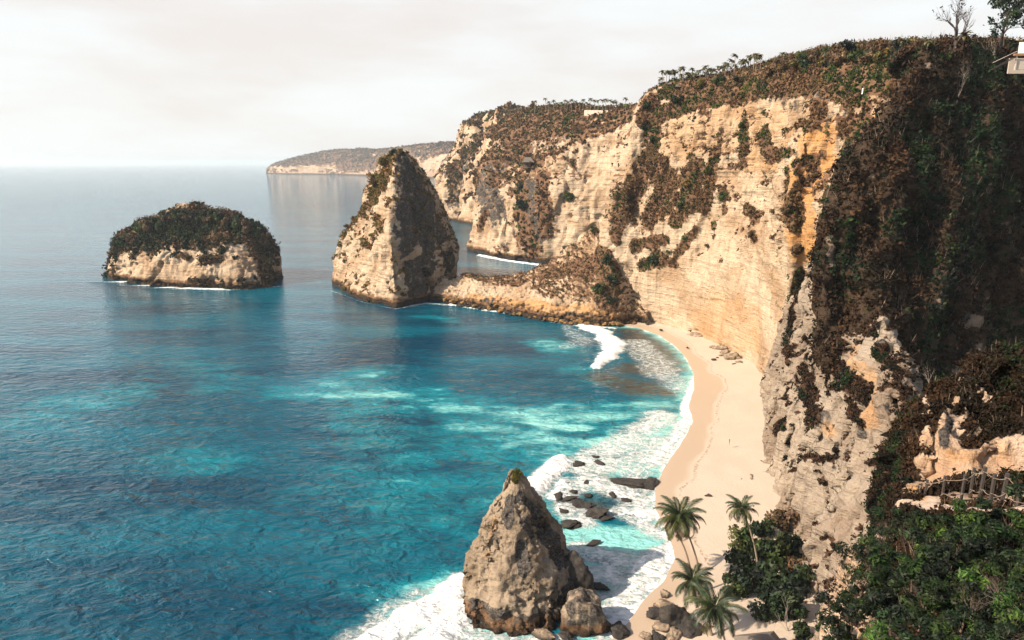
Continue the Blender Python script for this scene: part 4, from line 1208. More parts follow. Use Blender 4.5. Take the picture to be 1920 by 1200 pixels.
def clump_points(n, c, r, up, flat=.8):
    """n points in a lumpy dome round every centre"""
    m = len(c)
    d = RS.normal(size=(m, n, 3))
    d /= np.linalg.norm(d, axis=2, keepdims=True)
    rad = (RS.rand(m, n, 1) ** .45)
    p = d * rad * r[:, None, None]
    p[:, :, 2] *= flat
    p = p + c[:, None, :] + up[:, None, :] * (r[:, None, None] * .35)
    return p.reshape(-1, 3), d.reshape(-1, 3)

# coarse record of what stands in front, so that hidden ground gets only sparse planting
ZB = np.full((170, 260), 1e9)
for D in REG.values():
    ix, iy = (D['px'] / 8).astype(int) + 10, (D['py'] / 8).astype(int) + 10
    ok = (ix >= 0) & (ix < 260) & (iy >= 0) & (iy < 170)
    np.minimum.at(ZB, (iy[ok], ix[ok]), D['dep'][ok])
Zp = np.pad(ZB, 1, constant_values=1e9)
ZB = np.median(np.stack([Zp[a:a + 170, b:b + 260] for a in range(3) for b in range(3)]), axis=0)

def scrub(key, n, rr, nq, qs, label, name='scrub', pal=('green', 'brown'), cut=.35, sticks=0, minpy=None, window=None, lift=.0, greenbias=0.0):
    D = REG[key]
    Fq, P = D['F'], D['P']
    a = P[Fq]
    ar = .5 * np.linalg.norm(np.cross(a[:, 2] - a[:, 0], a[:, 3] - a[:, 1]), axis=1)
    vg = D['veg'][Fq].mean(1)
    w = ar * np.where(vg > cut, vg ** 1.5, 0)
    px, py = D['px'][Fq[:, 0]], D['py'][Fq[:, 0]]
    w *= (px > -80) & (px < 2060) & (py < 1290) & (py > -60)
    # faces that turn away from the bay only get a few
    N = D['N'][Fq[:, 0]]
    view = P[Fq[:, 0]] - np.array((0, 0, H))
    fac = -(N * view).sum(1) / np.linalg.norm(view, axis=1)
    w *= np.where(fac > -.12, 1.0, .12)
    ix, iy = np.clip((px / 8).astype(int) + 10, 0, 259), np.clip((py / 8).astype(int) + 10, 0, 169)
    w *= np.where(D['dep'][Fq[:, 0]] > ZB[iy, ix] * 1.12 + 2, .15, 1.0)
    if window is not None: w *= (px > window[0]) & (px < window[1]) & (py > window[2]) & (py < window[3])
    w /= w.sum()
    k = RS.choice(len(Fq), n, p=w)
    t = RS.rand(n, 1); s = RS.rand(n, 1)
    c = (a[k, 0] * (1 - t) + a[k, 1] * t) * (1 - s) + (a[k, 3] * (1 - t) + a[k, 2] * t) * s
    r = rr[0] + (rr[1] - rr[0]) * RS.rand(n) ** 2.2
    r = r * (.55 + .45 * np.clip(vg[k] * 1.2, 0, 1))
    up = N[k] * .5 + np.array((0, 0, .6))
    cen, nor = clump_points(nq, c, r, up)
    cen += np.repeat(up * lift, nq, 0)
    g = D['green'][Fq[k, 0]] + greenbias + .4 * noise(c, 6.0) + .14 * RS.normal(size=n)
    pg, pb = PAL[pal[0]] * .85, PAL[pal[1]] * .85
    sel_ = noise(c, 5.0 * rr[1], 12.0) * .9 + .5 + .12 * RS.normal(size=n)
    ig, ib = (np.clip((sel_ * len(q_)).astype(int), 0, len(q_) - 1) for q_ in (pg, pb))
    tint = np.where((g > .5)[:, None], pg[ig], pb[ib]) * (.78 + .44 * RS.rand(n, 1))
    tint = np.repeat(tint, nq, 0) * (.75 + .5 * RS.rand(n * nq, 1))
    size = qs * (.6 + .8 * RS.rand(n * nq))
    if key == 'gully_wall': tint = tint * 1.25
    V, Q, T = quads_mesh(cen, nor * .6 + RS.normal(size=nor.shape) * .6, size, tint)
    if sticks:
        m = sticks
        b = c[RS.randint(n, size=m)]
        h = (.6 + 1.4 * RS.rand(m)) * rr[1] * .75
        d = np.stack([RS.normal(size=m) * .45, RS.normal(size=m) * .45, np.ones(m)], 1)
        d /= np.linalg.norm(d, axis=1, keepdims=True)
        e = b + d * h[:, None] + np.array((0, 0, .2)) * 0
        sd_ = np.stack([np.ones(m), RS.normal(size=m) * .5, np.zeros(m)], 1) * (h * .022)[:, None]
        V2 = np.stack([b - sd_, b + sd_, e + sd_ * .3, e - sd_ * .3], 1).reshape(-1, 3)
        T2 = np.repeat(np.array([(.20, .155, .125)]) * (.5 + .8 * RS.rand(m, 1)), 4, 0)
        Q2 = np.arange(4 * m).reshape(m, 4) + len(V)
        V, Q, T = np.concatenate([V, V2]), np.concatenate([Q, Q2]), np.concatenate([T, T2])
    o = link(name, mesh_np(name, V, Q, SCRUB, False, {'tint': T}))
    return tag(o, label, None, None, 'stuff')

scrub('cliff', 12000, (.4, 1.7), 14, .27, 'brown and green dry scrub on the shelves and rim of the tall cliff', sticks=9000)
scrub('headland', 5000, (.8, 3.0), 8, .75, 'brown scrub covering the headland behind the neck', pal=('green', 'brown'), greenbias=-.1)
scrub('far_headland', 3500, (1.5, 4.5), 6, 1.5, 'dull scrub on the sloping far headland', pal=('green', 'brown'), greenbias=-.15)
scrub('distant_headland', 7000, (5, 12), 4, 3.2, 'hazy tree cover of the distant headland', pal=('green', 'brown'))
scrub('gully_wall', 13500, (.4, 1.9), 13, .27, 'dark tangled scrub filling the shaded gully wall', pal=('dark', 'dull'), cut=.25, sticks=9000, greenbias=.24)  # dark scrub, its tints also standing in for the gully's shade
scrub('rock_spur', 4200, (.3, 1.1), 15, .18, 'dark brown bushes clinging to the pale spur', pal=('dark', 'dull'), cut=.4, sticks=1500)
scrub('ledge_bank', 7500, (.2, .55), 14, .08, 'dark leafy scrub on the bank above the ledge', pal=('dark', 'dull'), cut=.55, sticks=2500, greenbias=.28)
scrub('slope', 3500, (.15, .5), 16, .05, 'dry grass and low scrub between the foreground shrubs', pal=('dark', 'dull'), cut=.05, sticks=2500, greenbias=.2)
scrub('ridge', 3400, (.25, .9), 12, .2, 'brown scrub on the slope of the neck', pal=('green', 'brown'), cut=.35, greenbias=-.1, sticks=1500)
scrub('pointed_rock_stack', 3000, (.4, 1.7), 14, .33, 'olive scrub on the sunny shoulder of the pointed stack', pal=('olive', 'olive'), cut=.35)
scrub('rocky_islet', 4200, (.8, 3.2), 18, .55, 'dense dark green and brown thicket over the islet dome', pal=('dark', 'brown'), cut=.35, greenbias=.25, sticks=2500)
scrub('rock_pinnacle', 120, (.15, .6), 26, .08, 'tuft of green scrub on the tip of the pinnacle', pal=('green', 'olive'), cut=.4)

# ---- trees and shrubs as things
def crown_mesh(name, R, nq, qs, pal, lumps=7, flat=.75, seed=0, mat=None):
    rs = np.random.RandomState(seed)
    lc = rs.normal(size=(lumps, 3)) * np.array((.48, .48, .30)) * R
    lr = R * (.35 + .3 * rs.rand(lumps))
    k = rs.randint(lumps, size=nq)
    d = rs.normal(size=(nq, 3)); d /= np.linalg.norm(d, axis=1, keepdims=True)
    p = lc[k] + d * (lr[k] * (rs.rand(nq) ** .3))[:, None]
    p[:, 2] *= flat
    pl = PAL[pal]
    T = pl[rs.randint(len(pl), size=lumps)][k] * (.6 + .8 * rs.rand(nq, 1)) * (.85 + .3 * rs.rand(lumps)[k])[:, None]
    V, Q, T = quads_mesh(p, d + rs.normal(size=d.shape) * .7, qs * (.6 + .8 * rs.rand(nq)), T)
    return mesh_np(name, V, Q, mat or LEAF, False, {'tint': T})

def branch_mesh(name, h, r, depth, mat, seed=0, spread=.5, kids=3, up=.3, start=.35, sides=5, lean=(0, 0), thin=.62, tips=None):
    rs = random.Random(seed)
    mb = MB()
    def grow(p, d, L, r0, lev):
        n = 4
        pts, rad = [p], [r0]
        for i in range(n):
            d = (d + Vector((rs.gauss(0, .13), rs.gauss(0, .13), rs.gauss(0, .08) + up * .12))).normalized()
            p = p + d * (L / n)
            pts.append(p.copy()); rad.append(r0 * (1 - (i + 1) / n * .5))
        mb.tube(pts, rad, max(3, sides - lev), cap=False)
        if lev >= depth:
            if tips is not None: tips.append(pts[-1])
            return
        m = kids + (1 if lev == 0 else 0)
        for k in range(m):
            i = n if k == 0 else rs.randint(max(1, int(n * start)), n)
            a = rs.uniform(0, 6.28)
            s = rs.uniform(.6, 1.2) * spread
            o = d.orthogonal().normalized()
            q = d.cross(o)
            nd = (d + (o * math.cos(a) + q * math.sin(a)) * s * (0.5 if k == 0 else 1.2) + Vector((0, 0, up * .4))).normalized()
            grow(pts[i].copy(), nd, L * rs.uniform(.6, .82), rad[i] * thin, lev + 1)
    grow(Vector((0, 0, -.3)), Vector((lean[0], lean[1], 1)).normalized(), h * .42, r, 0)
    return mb.mesh(name, mat, True)

CROWNS = {p: [crown_mesh('crown', 1.0, 900, .085, p, 7 + s, .8, s + 3) for s in range(3)] for p in ('green', 'dark', 'brown', 'olive')}
TRUNKS = [branch_mesh('trunk', 2.4, .10, 1, BARK, s, .5, 2) for s in range(3)]
def shrub(p, r, pal, label, group, trunk=True, name='shrub', cat='shrub', tall=1.0, lift=.6):
    t = empty(name, p, label, cat, group, rz=random.uniform(0, 6.28))
    c = link('crown', CROWNS[pal][random.randrange(3)], t)
    c.location = (0, 0, r * lift * tall); c.scale = (r, r, r * tall)
    if trunk:
        k = link('trunk', TRUNKS[random.randrange(3)], t)
        k.scale = (r * .7, r * .7, r * .65 * tall)
    return t

def on(key, px, py):
    """point of a built surface met at a measured position"""
    D = REG[key]
    d2 = (D['px'] - px) ** 2 + (D['py'] - py) ** 2
    near = d2 < 30
    k = np.argmin(np.where(near, D['dep'], 1e9)) if near.any() else np.argmin(d2)
    return Vector(D['P'][k]), Vector(D['N'][k]), D['dep'][k]

ORD = ['first', 'second', 'third', 'fourth', 'fifth', 'sixth', 'seventh', 'eighth', 'ninth', 'tenth', 'eleventh', 'twelfth', 'thirteenth', 'fourteenth', 'fifteenth', 'sixteenth', 'seventeenth', 'eighteenth',
       'nineteenth', 'twentieth', 'twenty-first', 'twenty-second', 'twenty-third', 'twenty-fourth', 'twenty-fifth', 'twenty-sixth', 'twenty-seventh', 'twenty-eighth', 'twenty-ninth', 'thirtieth', 'thirty-first',
       'thirty-second', 'thirty-third', 'thirty-fourth', 'thirty-fifth', 'thirty-sixth', 'thirty-seventh', 'thirty-eighth', 'thirty-ninth', 'fortieth']

cl = [  # px, py, r_px, palette, label
    ('cliff', 1222, 492, 13, 'dark', 'round dark green bush on the small shelf low on the cream wall'), ('cliff', 1250, 474, 5, 'green', 'little green bush just right of the dark bush on the low shelf'),
    ('cliff', 1352, 375, 10, 'green', 'narrow green shrub in the slanting crack of the cream wall'), ('cliff', 1405, 393, 9, 'brown', 'brown shrub hanging right of the narrow green shrub on the wall'),
    ('cliff', 1408, 442, 9, 'brown', 'brown shrub alone on smooth cream rock of the tall wall'), ('cliff', 1445, 400, 5, 'brown', 'tiny brown bush near the edge of the cream wall'),
    ('cliff', 1446, 450, 5, 'brown', 'tiny brown bush below the other near the wall edge'), ('cliff', 1275, 385, 10, 'green', 'green shrub at the foot of the brown scrub triangle'),
    ('cliff', 1285, 345, 9, 'olive', 'olive shrub within the brown scrub triangle'), ('cliff', 1212, 205, 9, 'dark', 'dark shrub in the notch high on the left end of the cliff'),
    ('cliff', 1222, 265, 9, 'dark', 'dark shrub under the notch at the left end of the cliff'), ('cliff', 1265, 188, 12, 'dark', 'dark rounded bush just below the rim under the palm grove'),
    ('cliff', 1310, 160, 14, 'olive', 'yellow green bush on the rim below the palm grove'), ('cliff', 1345, 158, 13, 'green', 'green bush on the rim at the right of the yellow green bush'),
    ('cliff', 1385, 150, 10, 'dark', 'dark bush on the rim at the right end of the palm grove'), ('cliff', 1390, 240, 10, 'green', 'green bush in the gully high on the wall'),
    ('cliff', 1210, 240, 6, 'dark', 'small dark bush clinging under the notch'), ('cliff', 1490, 350, 10, 'brown', 'brown bush on the wall edge beside the orange rock'),
    ('cliff', 1481, 400, 14, 'brown', 'larger brown bush below the first on the wall edge'), ('cliff', 1526, 325, 10, 'brown', 'brown bush on the orange rock recess'),
    ('cliff', 1495, 470, 12, 'brown', 'round brown bush in the middle of the lower orange rock'), ('cliff', 1200, 500, 8, 'brown', 'brown bush at the left end of the low shelf'),
    ('cliff', 1325, 462, 6, 'brown', 'brown bush in the thin crack left of the smooth rock'), ('cliff', 1180, 385, 9, 'brown', 'brown bush at the left corner of the tall wall'),
    ('ridge', 1112, 430, 8, 'green', 'green bush on the crest where the neck meets the wall'), ('ridge', 1118, 545, 13, 'green', 'green bush low on the neck slope'),
    ('ridge', 1135, 490, 12, 'dark', 'dark bush on the upper right of the neck slope'), ('ridge', 1150, 525, 14, 'dark', 'dark bush near the shaded right end of the neck'),
    ('ridge', 1150, 565, 10, 'dark', 'dark bush above the rubble at the right end of the neck'),
    ('headland', 1062, 370, 11, 'green', 'green bush alone on the bright headland wall'), ('headland', 972, 352, 9, 'dark', 'dark bush in the hollow of the headland'), ('headland', 975, 385, 11, 'dark', 'lower dark bush in the hollow of the headland'),
    ('headland', 1055, 228, 6, 'green', 'green bush on the upper scrub of the headland'),
    ('pointed_rock_stack', 733, 290, 6, 'dark', 'little green tree standing on the very tip of the pointed stack'), ('pointed_rock_stack', 758, 290, 5, 'dark', 'tiny shrub right of the tree on the stack tip'), ('pointed_rock_stack', 716, 304, 14, 'olive', 'olive bush on the left shoulder just under the stack tip'),
    ('pointed_rock_stack', 700, 342, 14, 'olive', 'olive bush halfway down the left shoulder of the stack'), ('pointed_rock_stack', 656, 401, 6, 'brown', 'brown bush jutting from the left edge of the stack'), ('pointed_rock_stack', 642, 417, 6, 'brown', 'lower brown bush jutting from the left edge of the stack'),
]
for key, px, py, r, pal, lb in cl:
    p, n, dep = on(key, px, py)
    R = r * dep / F
    shrub(p - Vector((0, 0, R * .35)) + n * R * .2, R, pal, lb, 'bushes on the cliffs and the stack', trunk=False, name='cliff_shrub')

# islet trees, left to right
isl = []
for k in range(34):
    px = 214 + k * 9.2 + RS.uniform(-3, 3)
    top = np.interp(px, [203, 240, 270, 320, 372, 420, 460, 490, 515, 528], [462, 428, 412, 394, 390, 398, 414, 430, 462, 490])
    isl.append((px, top + RS.uniform(0, 12) + (10 if k % 2 else 0), RS.uniform(1.8, 3.3)))
for k, (px, py, r) in enumerate(isl):
    p, n, dep = on('rocky_islet', min(px, 508), py + 8)
    r = min(r, 2.4) if abs(px - 372) < 30 else r
    shrub(p, r * 1.15, ['dark', 'green', 'dark', 'brown'][k % 4], '%s of the trees along the crest of the islet, counted from the left' % ORD[k], 'trees on the islet crest', name='islet_tree', cat='tree', tall=RS.uniform(1.0, 1.9), lift=1.0)

# small coconut palms on the skyline
def palm_crown_mesh(L, nf, seed, width=.16, seg=5, droop=1.0, pal=((.05, .06, .022), (.11, .085, .03))):
    rs = random.Random(seed)
    V, Q, T = [], [], []
    for k in range(nf):
        az = 6.283 * k / nf + rs.uniform(-.2, .2)
        el = rs.uniform(-.15, 1.15)
        ln = L * rs.uniform(.8, 1.1)
        col = [a + (b - a) * rs.random() for a, b in zip(*pal)]
        p = Vector((0, 0, 0))
        e = el
        rows = []
        for i in range(seg + 1):
            d = Vector((math.cos(az) * math.cos(e), math.sin(az) * math.cos(e), math.sin(e)))
            s = Vector((-math.sin(az), math.cos(az), 0))
            w = ln * width * math.sin(math.pi * min(1, (i + .6) / (seg + .8)) ** .8)
            rows.append((p - s * w - Vector((0, 0, w * .45)), p.copy(), p + s * w - Vector((0, 0, w * .45))))
            p = p + d * (ln / seg)
            e -= droop * .42
        for i in range(seg):
            for j in (0, 1):
                b = len(V)
                V += [rows[i][j], rows[i][j + 1], rows[i + 1][j + 1], rows[i + 1][j]]
                Q.append((b, b + 1, b + 2, b + 3)); T += [col] * 4
    return mesh_np('crown', np.array([tuple(v) for v in V]), np.array(Q), PALM_LEAF, False, {'tint': np.array(T)})
PC = [palm_crown_mesh(1.0, 15, s) for s in range(4)]
PT = [MB().tube([(0, 0, -1.5), (.1 * s, .02, 3), (.3 * s, .05, 6.5), (.7 * s, .0, 10)], [.22, .17, .14, .11], 5, False).mesh('trunk', PALM_BARK, True) for s in (-1, .4, 1.4, -.3)]
PTX = [-.7, .28, .98, -.21]
def small_palm(base, h, label, group, L=3.2):
    t = empty('coconut_palm', base, label, 'palm tree', group, rz=random.uniform(0, 6.28))
    i = random.randrange(4)
    k = link('trunk', PT[i], t); k.scale = (h / 10 * 1.2, h / 10 * 1.2, h / 10)
    c = link('crown', PC[random.randrange(4)], t)
    c.location = (PTX[i] * h / 10 * 1.2, 0, h); c.scale = (L, L, L)
    return t

g1 = []
xs = [(928, 212, 1), (937, 212, .8), (950, 210, 1), (968, 208, 1.1), (975, 209, .9), (993, 206, 1.1), (1001, 206, 1.2)]
xs += [(1020 + k * 7.1, 203 + .03 * k, 1.1 + .35 * RS.rand()) for k in range(22)]
for k, (px, py, s) in enumerate(xs):
    p, n, dep = on('headland', px, py + 3)
    t = small_palm(p, 8.6 * s * dep / 720 * RS.uniform(.85, 1.2), '%s of the tiny coconut palms on the far headland rim, counted from the left' % ORD[k], 'coconut palms on the far headland rim', L=3.4)
xs = sorted([(1232 + k * 5.15 + RS.uniform(-1.5, 1.5)) for k in range(37)])
for k, px in enumerate(xs):
    rim = np.interp(px, [1230, 1260, 1325, 1396, 1425], [168, 160, 154, 140, 132])
    p, n, dep = on('cliff', px, rim)
    back = RS.uniform(0, 7)
    small_palm(p + Vector((back * .3, back, -.5)), RS.uniform(5.5, 9.5), '%s of the coconut palms in the grove on the cliff rim, counted from the left' % ORD[k], 'coconut palms of the grove on the cliff rim', L=2.5)
for px, py, h, lb in ((1466, 121, 4.5, 'lone little palm on the rim right of the grove'), (1690, 98, 3.2, 'small palm left of the rocky notch on the skyline'), (1737, 96, 2.2, 'short stemless palm by the rocky notch on the skyline'),
                      (1412, 134, 7, 'tall thin palm at the right end of the grove'), (1422, 132, 6, 'last small palm beyond the grove'), (1808, 94, 3.4, 'dark small palm right of the bare tree')):
    p, n, dep = on('cliff' if px < 1700 else 'gully_wall', px, py)
    small_palm(p, h, lb, 'single palms on the skyline', L=2.3 if px > 1500 else 2.0)
for px, py, r, pal, lb in ((1581, 103, 4.0, 'dark', 'dark flat topped tree standing out on the cliff rim'), (1612, 110, 2.0, 'green', 'green bush right of the dark rim tree'), (1542, 122, 3.0, 'olive', 'olive bush left of the dark rim tree'),
                           (1497, 125, 3.0, 'olive', 'pale green bush on the rim between grove and dark tree'), (1660, 110, 2.6, 'brown', 'dry brown bush on the rim left of the notch'), (1632, 112, 3.0, 'brown', 'dry grey brown bush in the middle of the rim'),
                           (1520, 130, 2.2, 'brown', 'small brown bush on the rim before the dark tree'), (1462, 130, 2.4, 'olive', 'olive bush at the foot of the lone little palm'), (1440, 135, 2.2, 'brown', 'brown bush between the grove and the lone little palm')):
    p, n, dep = on('cliff', px, py)
    shrub(p, r, pal, lb, 'bushes on the cliff rim', name='rim_shrub', tall=.8)

rim = []
for k in range(26):
    px = 1432 + k * 11.2 + RS.uniform(-4, 4)
    rim.append((px, np.interp(px, [1430, 1505, 1580, 1700], [128, 112, 104, 97])))
for k, (px, py) in enumerate(rim):
    p, n, dep = on('cliff', px, py + RS.uniform(0, 16))
    shrub(p, RS.uniform(1.5, 3.0), ['olive', 'brown', 'green', 'brown', 'dark'][RS.randint(5)], '%s of the mixed bushes lining the high rim, counted from the grove rightwards' % ORD[k], 'mixed bushes along the high rim', name='rim_bush', tall=RS.uniform(.8, 1.7))

# ------------------------------------------------------------------ trees at the top right
BARK_DARK = simple('dark_bark', (.045, .035, .03), .9)
tips = []
p, n, dep = on('gully_wall', 1795, 96)
t = empty('bare_tree', p, 'tall leafless tree standing against the sky on the clifftop', 'tree')
br = branch_mesh('trunk', 12.5, .42, 5, BARK_DARK, 8, .50, 3, up=.36, start=.3, sides=6, tips=tips, thin=.8)
link('trunk', br, t)
tp = np.array([tuple(v) for v in tips])
sel = tp[RS.rand(len(tp)) < .10]
V, Q, T = quads_mesh(np.repeat(sel, 3, 0) + RS.normal(size=(len(sel) * 3, 3)) * .12, RS.normal(size=(len(sel) * 3, 3)), np.full(len(sel) * 3, .16), np.tile(np.array([(.05, .035, .03)]), (len(sel) * 3, 1)))
link('leaves', mesh_np('leaves', V, Q, LEAF, False, {'tint': T}), t)

tips = []
p, n, dep = on('gully_wall', 1878, 100)
t = empty('leafy_tree', p, 'dark leafy tree cut by the right edge of the photo above the white parapet', 'tree')
link('trunk', branch_mesh('trunk', 14.5, .55, 4, BARK_DARK, 21, .8, 3, up=.14, start=.4, sides=6, tips=tips, lean=(.1, 0), thin=.7), t)
tp = np.array([tuple(v) for v in tips])
k = 26
c = np.repeat(tp, k, 0) + RS.normal(size=(len(tp) * k, 3)) * np.array((.55, .55, .35))
pl = PAL['dark']
V, Q, T = quads_mesh(c, RS.normal(size=c.shape) + (0, 0, .5), .20 * (.6 + .8 * RS.rand(len(c))), np.repeat(pl[RS.randint(4, size=len(tp))] * 1.5, k, 0) * (.7 + .6 * RS.rand(len(c), 1)))
link('leaves', mesh_np('leaves', V, Q, LEAF, False, {'tint': T}), t)

for px, py, h, s, lb, par in ((1797, 196, 9, 31, 'pale leafless bush rising from the scrub under the bare tree', .13), (1868, 118, 6, 12, 'pale twiggy bush left of the house', .08), (1722, 660, 5, 44, 'small bleached dead branch in the dark scrub above the ledge', .05),
                         (1640, 395, 5, 51, 'bleached dead branch in the upper left of the shaded gully', .06), (1850, 390, 6, 52, 'bleached dead branch in the right part of the shaded gully', .06), (1720, 450, 4.5, 53, 'bleached dead branch in the middle of the shaded gully', .06)):
    key = 'gully_wall' if py != 660 else 'ledge_bank'
    p, n, dep = on(key, px, py)
    t = empty('dead_shrub', p, lb, 'dead shrub', None)
    sc_k = 1.0 if py != 660 else .35
    k = link('branches', branch_mesh('branches', h * sc_k, par * sc_k, 4, PALE_BARK, s, .42, 3, up=.5, start=.1, sides=4), t)

# ------------------------------------------------------------------ buildings and small structures
WHITE = simple('white_panel', (.78, .78, .76), .5, .05)
WOOD = simple('timber', (.30, .16, .08), .75, .3, 5)
DARKW = simple('weathered_post_wood', (.045, .038, .034), .85, .4, 14)
CONC = simple('concrete', (.42, .36, .30), .9, .15)
THATCH = simple('thatch', (.13, .11, .095), .95, .4, 9)
GLASS = simple('dark_opening', (.02, .02, .02), .4)
STEEL = simple('grey_metal', (.25, .25, .26), .5)

# house on the right edge, about 145 m away
hx, hy, hz_ = A(1902, 130, 146)
t = empty('clifftop_house', (hx, hy, hz_), 'house with white parapet and timber band on posts at the right edge', 'house')
def bx(name, c, d, mat, bevel=.02): return MB().box(c, d).build(name, mat, t, bevel=bevel)
for k in range(6): bx('parapet_panel', (.95 + k * 1.56, 0, 4.05), (1.50, .08, 2.1), WHITE)
bx('floor_beam', (4.3, .2, 2.78), (9.4, .5, .42), WOOD)
bx('back_wall', (5.2, 3.6, 1.1), (8.2, .2, 3.0), CONC)
for x in (.3, 4.4, 8.6): bx('post', (x, .3, 1.2), (.28, .28, 2.8), CONC)
bx('wall', (1.35, .5, 1.0), (1.7, .16, 2.0), CONC)
w = bx('window', (6.4, 3.45, 1.2), (1.6, .12, 1.3), GLASS); w2 = bx('window', (3.4, 3.45, 1.2), (1.6, .12, 1.3), GLASS)
for z in (0.3, .9, 1.5): bx('rail', (2.9 + 1.0, .3, z), (3.2, .06, .1), WHITE, 0)
mb = MB(); mb.tube([(0, 0, 3.4), (-4.2, .5, 1.3)], [.06, .06], 5); mb.build('stair_rail', PALE_BARK, t)
for k in range(9): MB().box((-.3 - k * .46, .5, 2.2 - k * .27), (.5, 1.2, .08)).build('step', DARKW, t)

def gable_roof(name, w, d, h, over, mat, parent, z0):
    mb = MB()
    a, b = w / 2 + over, d / 2 + over
    rr = w * .22
    for zo, sc in ((0, 1.0), (-.18, .98)):
        pts = [(-a * sc, -b * sc, z0 + zo), (a * sc, -b * sc, z0 + zo), (a * sc, b * sc, z0 + zo), (-a * sc, b * sc, z0 + zo), (-rr, 0, z0 + h + zo), (rr, 0, z0 + h + zo)]
        base = len(mb.v); mb.v += pts
        for f in ((0, 1, 5, 4), (1, 2, 5), (2, 3, 4, 5), (3, 0, 4)): mb.f.append(tuple(base + i for i in f))
    return mb.build(name, mat, parent)
def hut(p, w, d, hh, lb, name='hut', cat='hut', rz=0.0, rh=None, group=None, legs=True):
    t = empty(name, p, lb, cat, group, rz)
    gable_roof('roof', w, d, rh or w * .35, .4, THATCH, t, hh)
    for sx in (-1, 1):
        for sy in (-1, 1): MB().box((sx * w * .42, sy * d * .42, hh / 2 - .5), (.22, .22, hh + 1)).build('post', DARKW, t)
    MB().box((0, 0, .25), (w * .95, d * .95, .2)).build('platform', WOOD, t)
    MB().box((0, d * .3, hh * .5), (w * .8, .12, hh * .8)).build('back_wall', THATCH, t)
    return t
p, n, dep = on('headland', 985, 312)
hut(p + Vector((0, -3, 0)), 9, 7, 4.5, 'thatched lookout hut on posts perched in the hollow of the far headland', name='lookout_hut', rh=4.0)
p, n, dep = on('headland', 1001, 312)
t = empty('lean_to', p + Vector((0, -2, 0)), 'dark slanting lean-to roof right of the lookout hut', 'shelter')
MB().poly([(-6, 0, 5), (7, 1, 0), (7, 4, 0), (-6, 4, 5)]).poly([(-6, 0, 4.8), (7, 1, -.2), (7, 4, -.2), (-6, 4, 4.8)]).build('roof', THATCH, t)
for x in (-5, 0, 5): MB().box((x, 1, 1.2 - x * .2), (.3, .3, 4)).build('post', DARKW, t)
for px, py, w, lb in ((1256, 165, 6, 'pink roofed low hut among the first palms of the grove'), (1277, 165, 7, 'grey roofed hut in the middle of the grove'), (1243, 168, 3.5, 'smallest hut at the left end of the grove')):
    p, n, dep = on('cliff', px, py)
    hut(p + Vector((1, 4, -.3)), w, 4, 2.2, lb, name='grove_hut', rh=1.3, group='huts in the palm grove')
# pale road cut on the headland rim
a, b = A(1096, 211, 612), A(1154, 212, 585)
t = empty('retaining_wall', a, 'long pale retaining wall on the headland rim under the palms', 'wall')
L = math.hypot(b[0] - a[0], b[1] - a[1])
mb = MB(); N_ = 9
for k in range(N_):
    f = (k + .5) / N_
    MB().box(((b[0] - a[0]) * f, (b[1] - a[1]) * f, -.5 + (b[2] - a[2]) * f), (L / N_ * .97, 1.0, 5.0), Matrix.Rotation(math.atan2(b[1] - a[1], b[0] - a[0]), 3, 'Z')).build('panel', CONC, t, bevel=.06)
# small white post high on the cliff path
p, n, dep = on('cliff', 1612, 172)
t = empty('marker_post', p, 'small white marker post in the scrub below the rim', 'post')
MB().tube([(0, -1, -.3), (0, -1, 1.4)], [.24, .2], 8).build('shaft', WHITE, t)
MB().tube([(0, -1, 1.4), (0, -1, 1.6)], [.3, .08], 8).build('cap', WHITE, t)

# ------------------------------------------------------------------ rope fence on the ledge
fp = [(1681, 945, 921, 36, .13), (1691, 946, 924, 35.5, .14), (1719, 945, 913, 34.2, .12), (1725, 944, 909, 33.9, .12), (1734.5, 946, 902, 33.5, .16), (1768, 944, 895, 33.0, .16), (1804.5, 946, 893, 32.6, .17), (1821, 944, 880, 33.2, .19),
      (1840.5, 944, 878, 32.8, .21), (1860, 948, 891, 31.9, .21), (1882.5, 946, 890, 31.6, .23), (1910, 955, 916, 31.0, .24)]
b0 = Vector(A(1804.5, 946, 32.6))
t = empty('rope_fence', b0, 'rope fence of dark wooden posts along the ledge edge above the shrubs', 'fence')
ROPE = simple('rope', (.24, .19, .15), .9, .2, 20)
tops = []
for px, pb, pt, Y, w in fp:
    pt -= 3
    lo, hi = Vector(A(px, pb + 8, Y)) - b0, Vector(A(px, pt, Y)) - b0
    hgt = hi.z - lo.z
    o = MB().box((0, 0, 0), (w * .68, w * .68, hgt)).build('post', DARKW, t, bevel=.015)
    o.location = (lo + hi) / 2
    o.rotation_euler = (random.uniform(-.03, .03), random.uniform(-.03, .03), random.uniform(-.3, .3))
    tops.append(((lo + hi) / 2 + Vector((0, 0, hgt * .42)), hgt, w))
for lev, sag in ((-.03, .05), (-.45, .14)):
    mb = MB()
    for (a, ha, wa), (b, hb, wb) in zip(tops[:-1], tops[1:]):
        pa, pb_ = a + Vector((0, -wa * .6, ha * lev)), b + Vector((0, -wb * .6, hb * lev))
        mb.tube([pa.lerp(pb_, k / 6) - Vector((0, 0, sag * math.sin(math.pi * k / 6))) for k in range(7)], [.014] * 7, 5)
    mb.build('rope', ROPE, t)
for (a, ha, wa) in tops:
    for lev in (-.03, -.45):
        o = MB().tube([(-wa * .6, -wa * .55, .03), (wa * .6, -wa * .6, -.05)], [.02, .02], 5).build('knot', ROPE, t)
        o.location = a + Vector((0, 0, ha * lev))

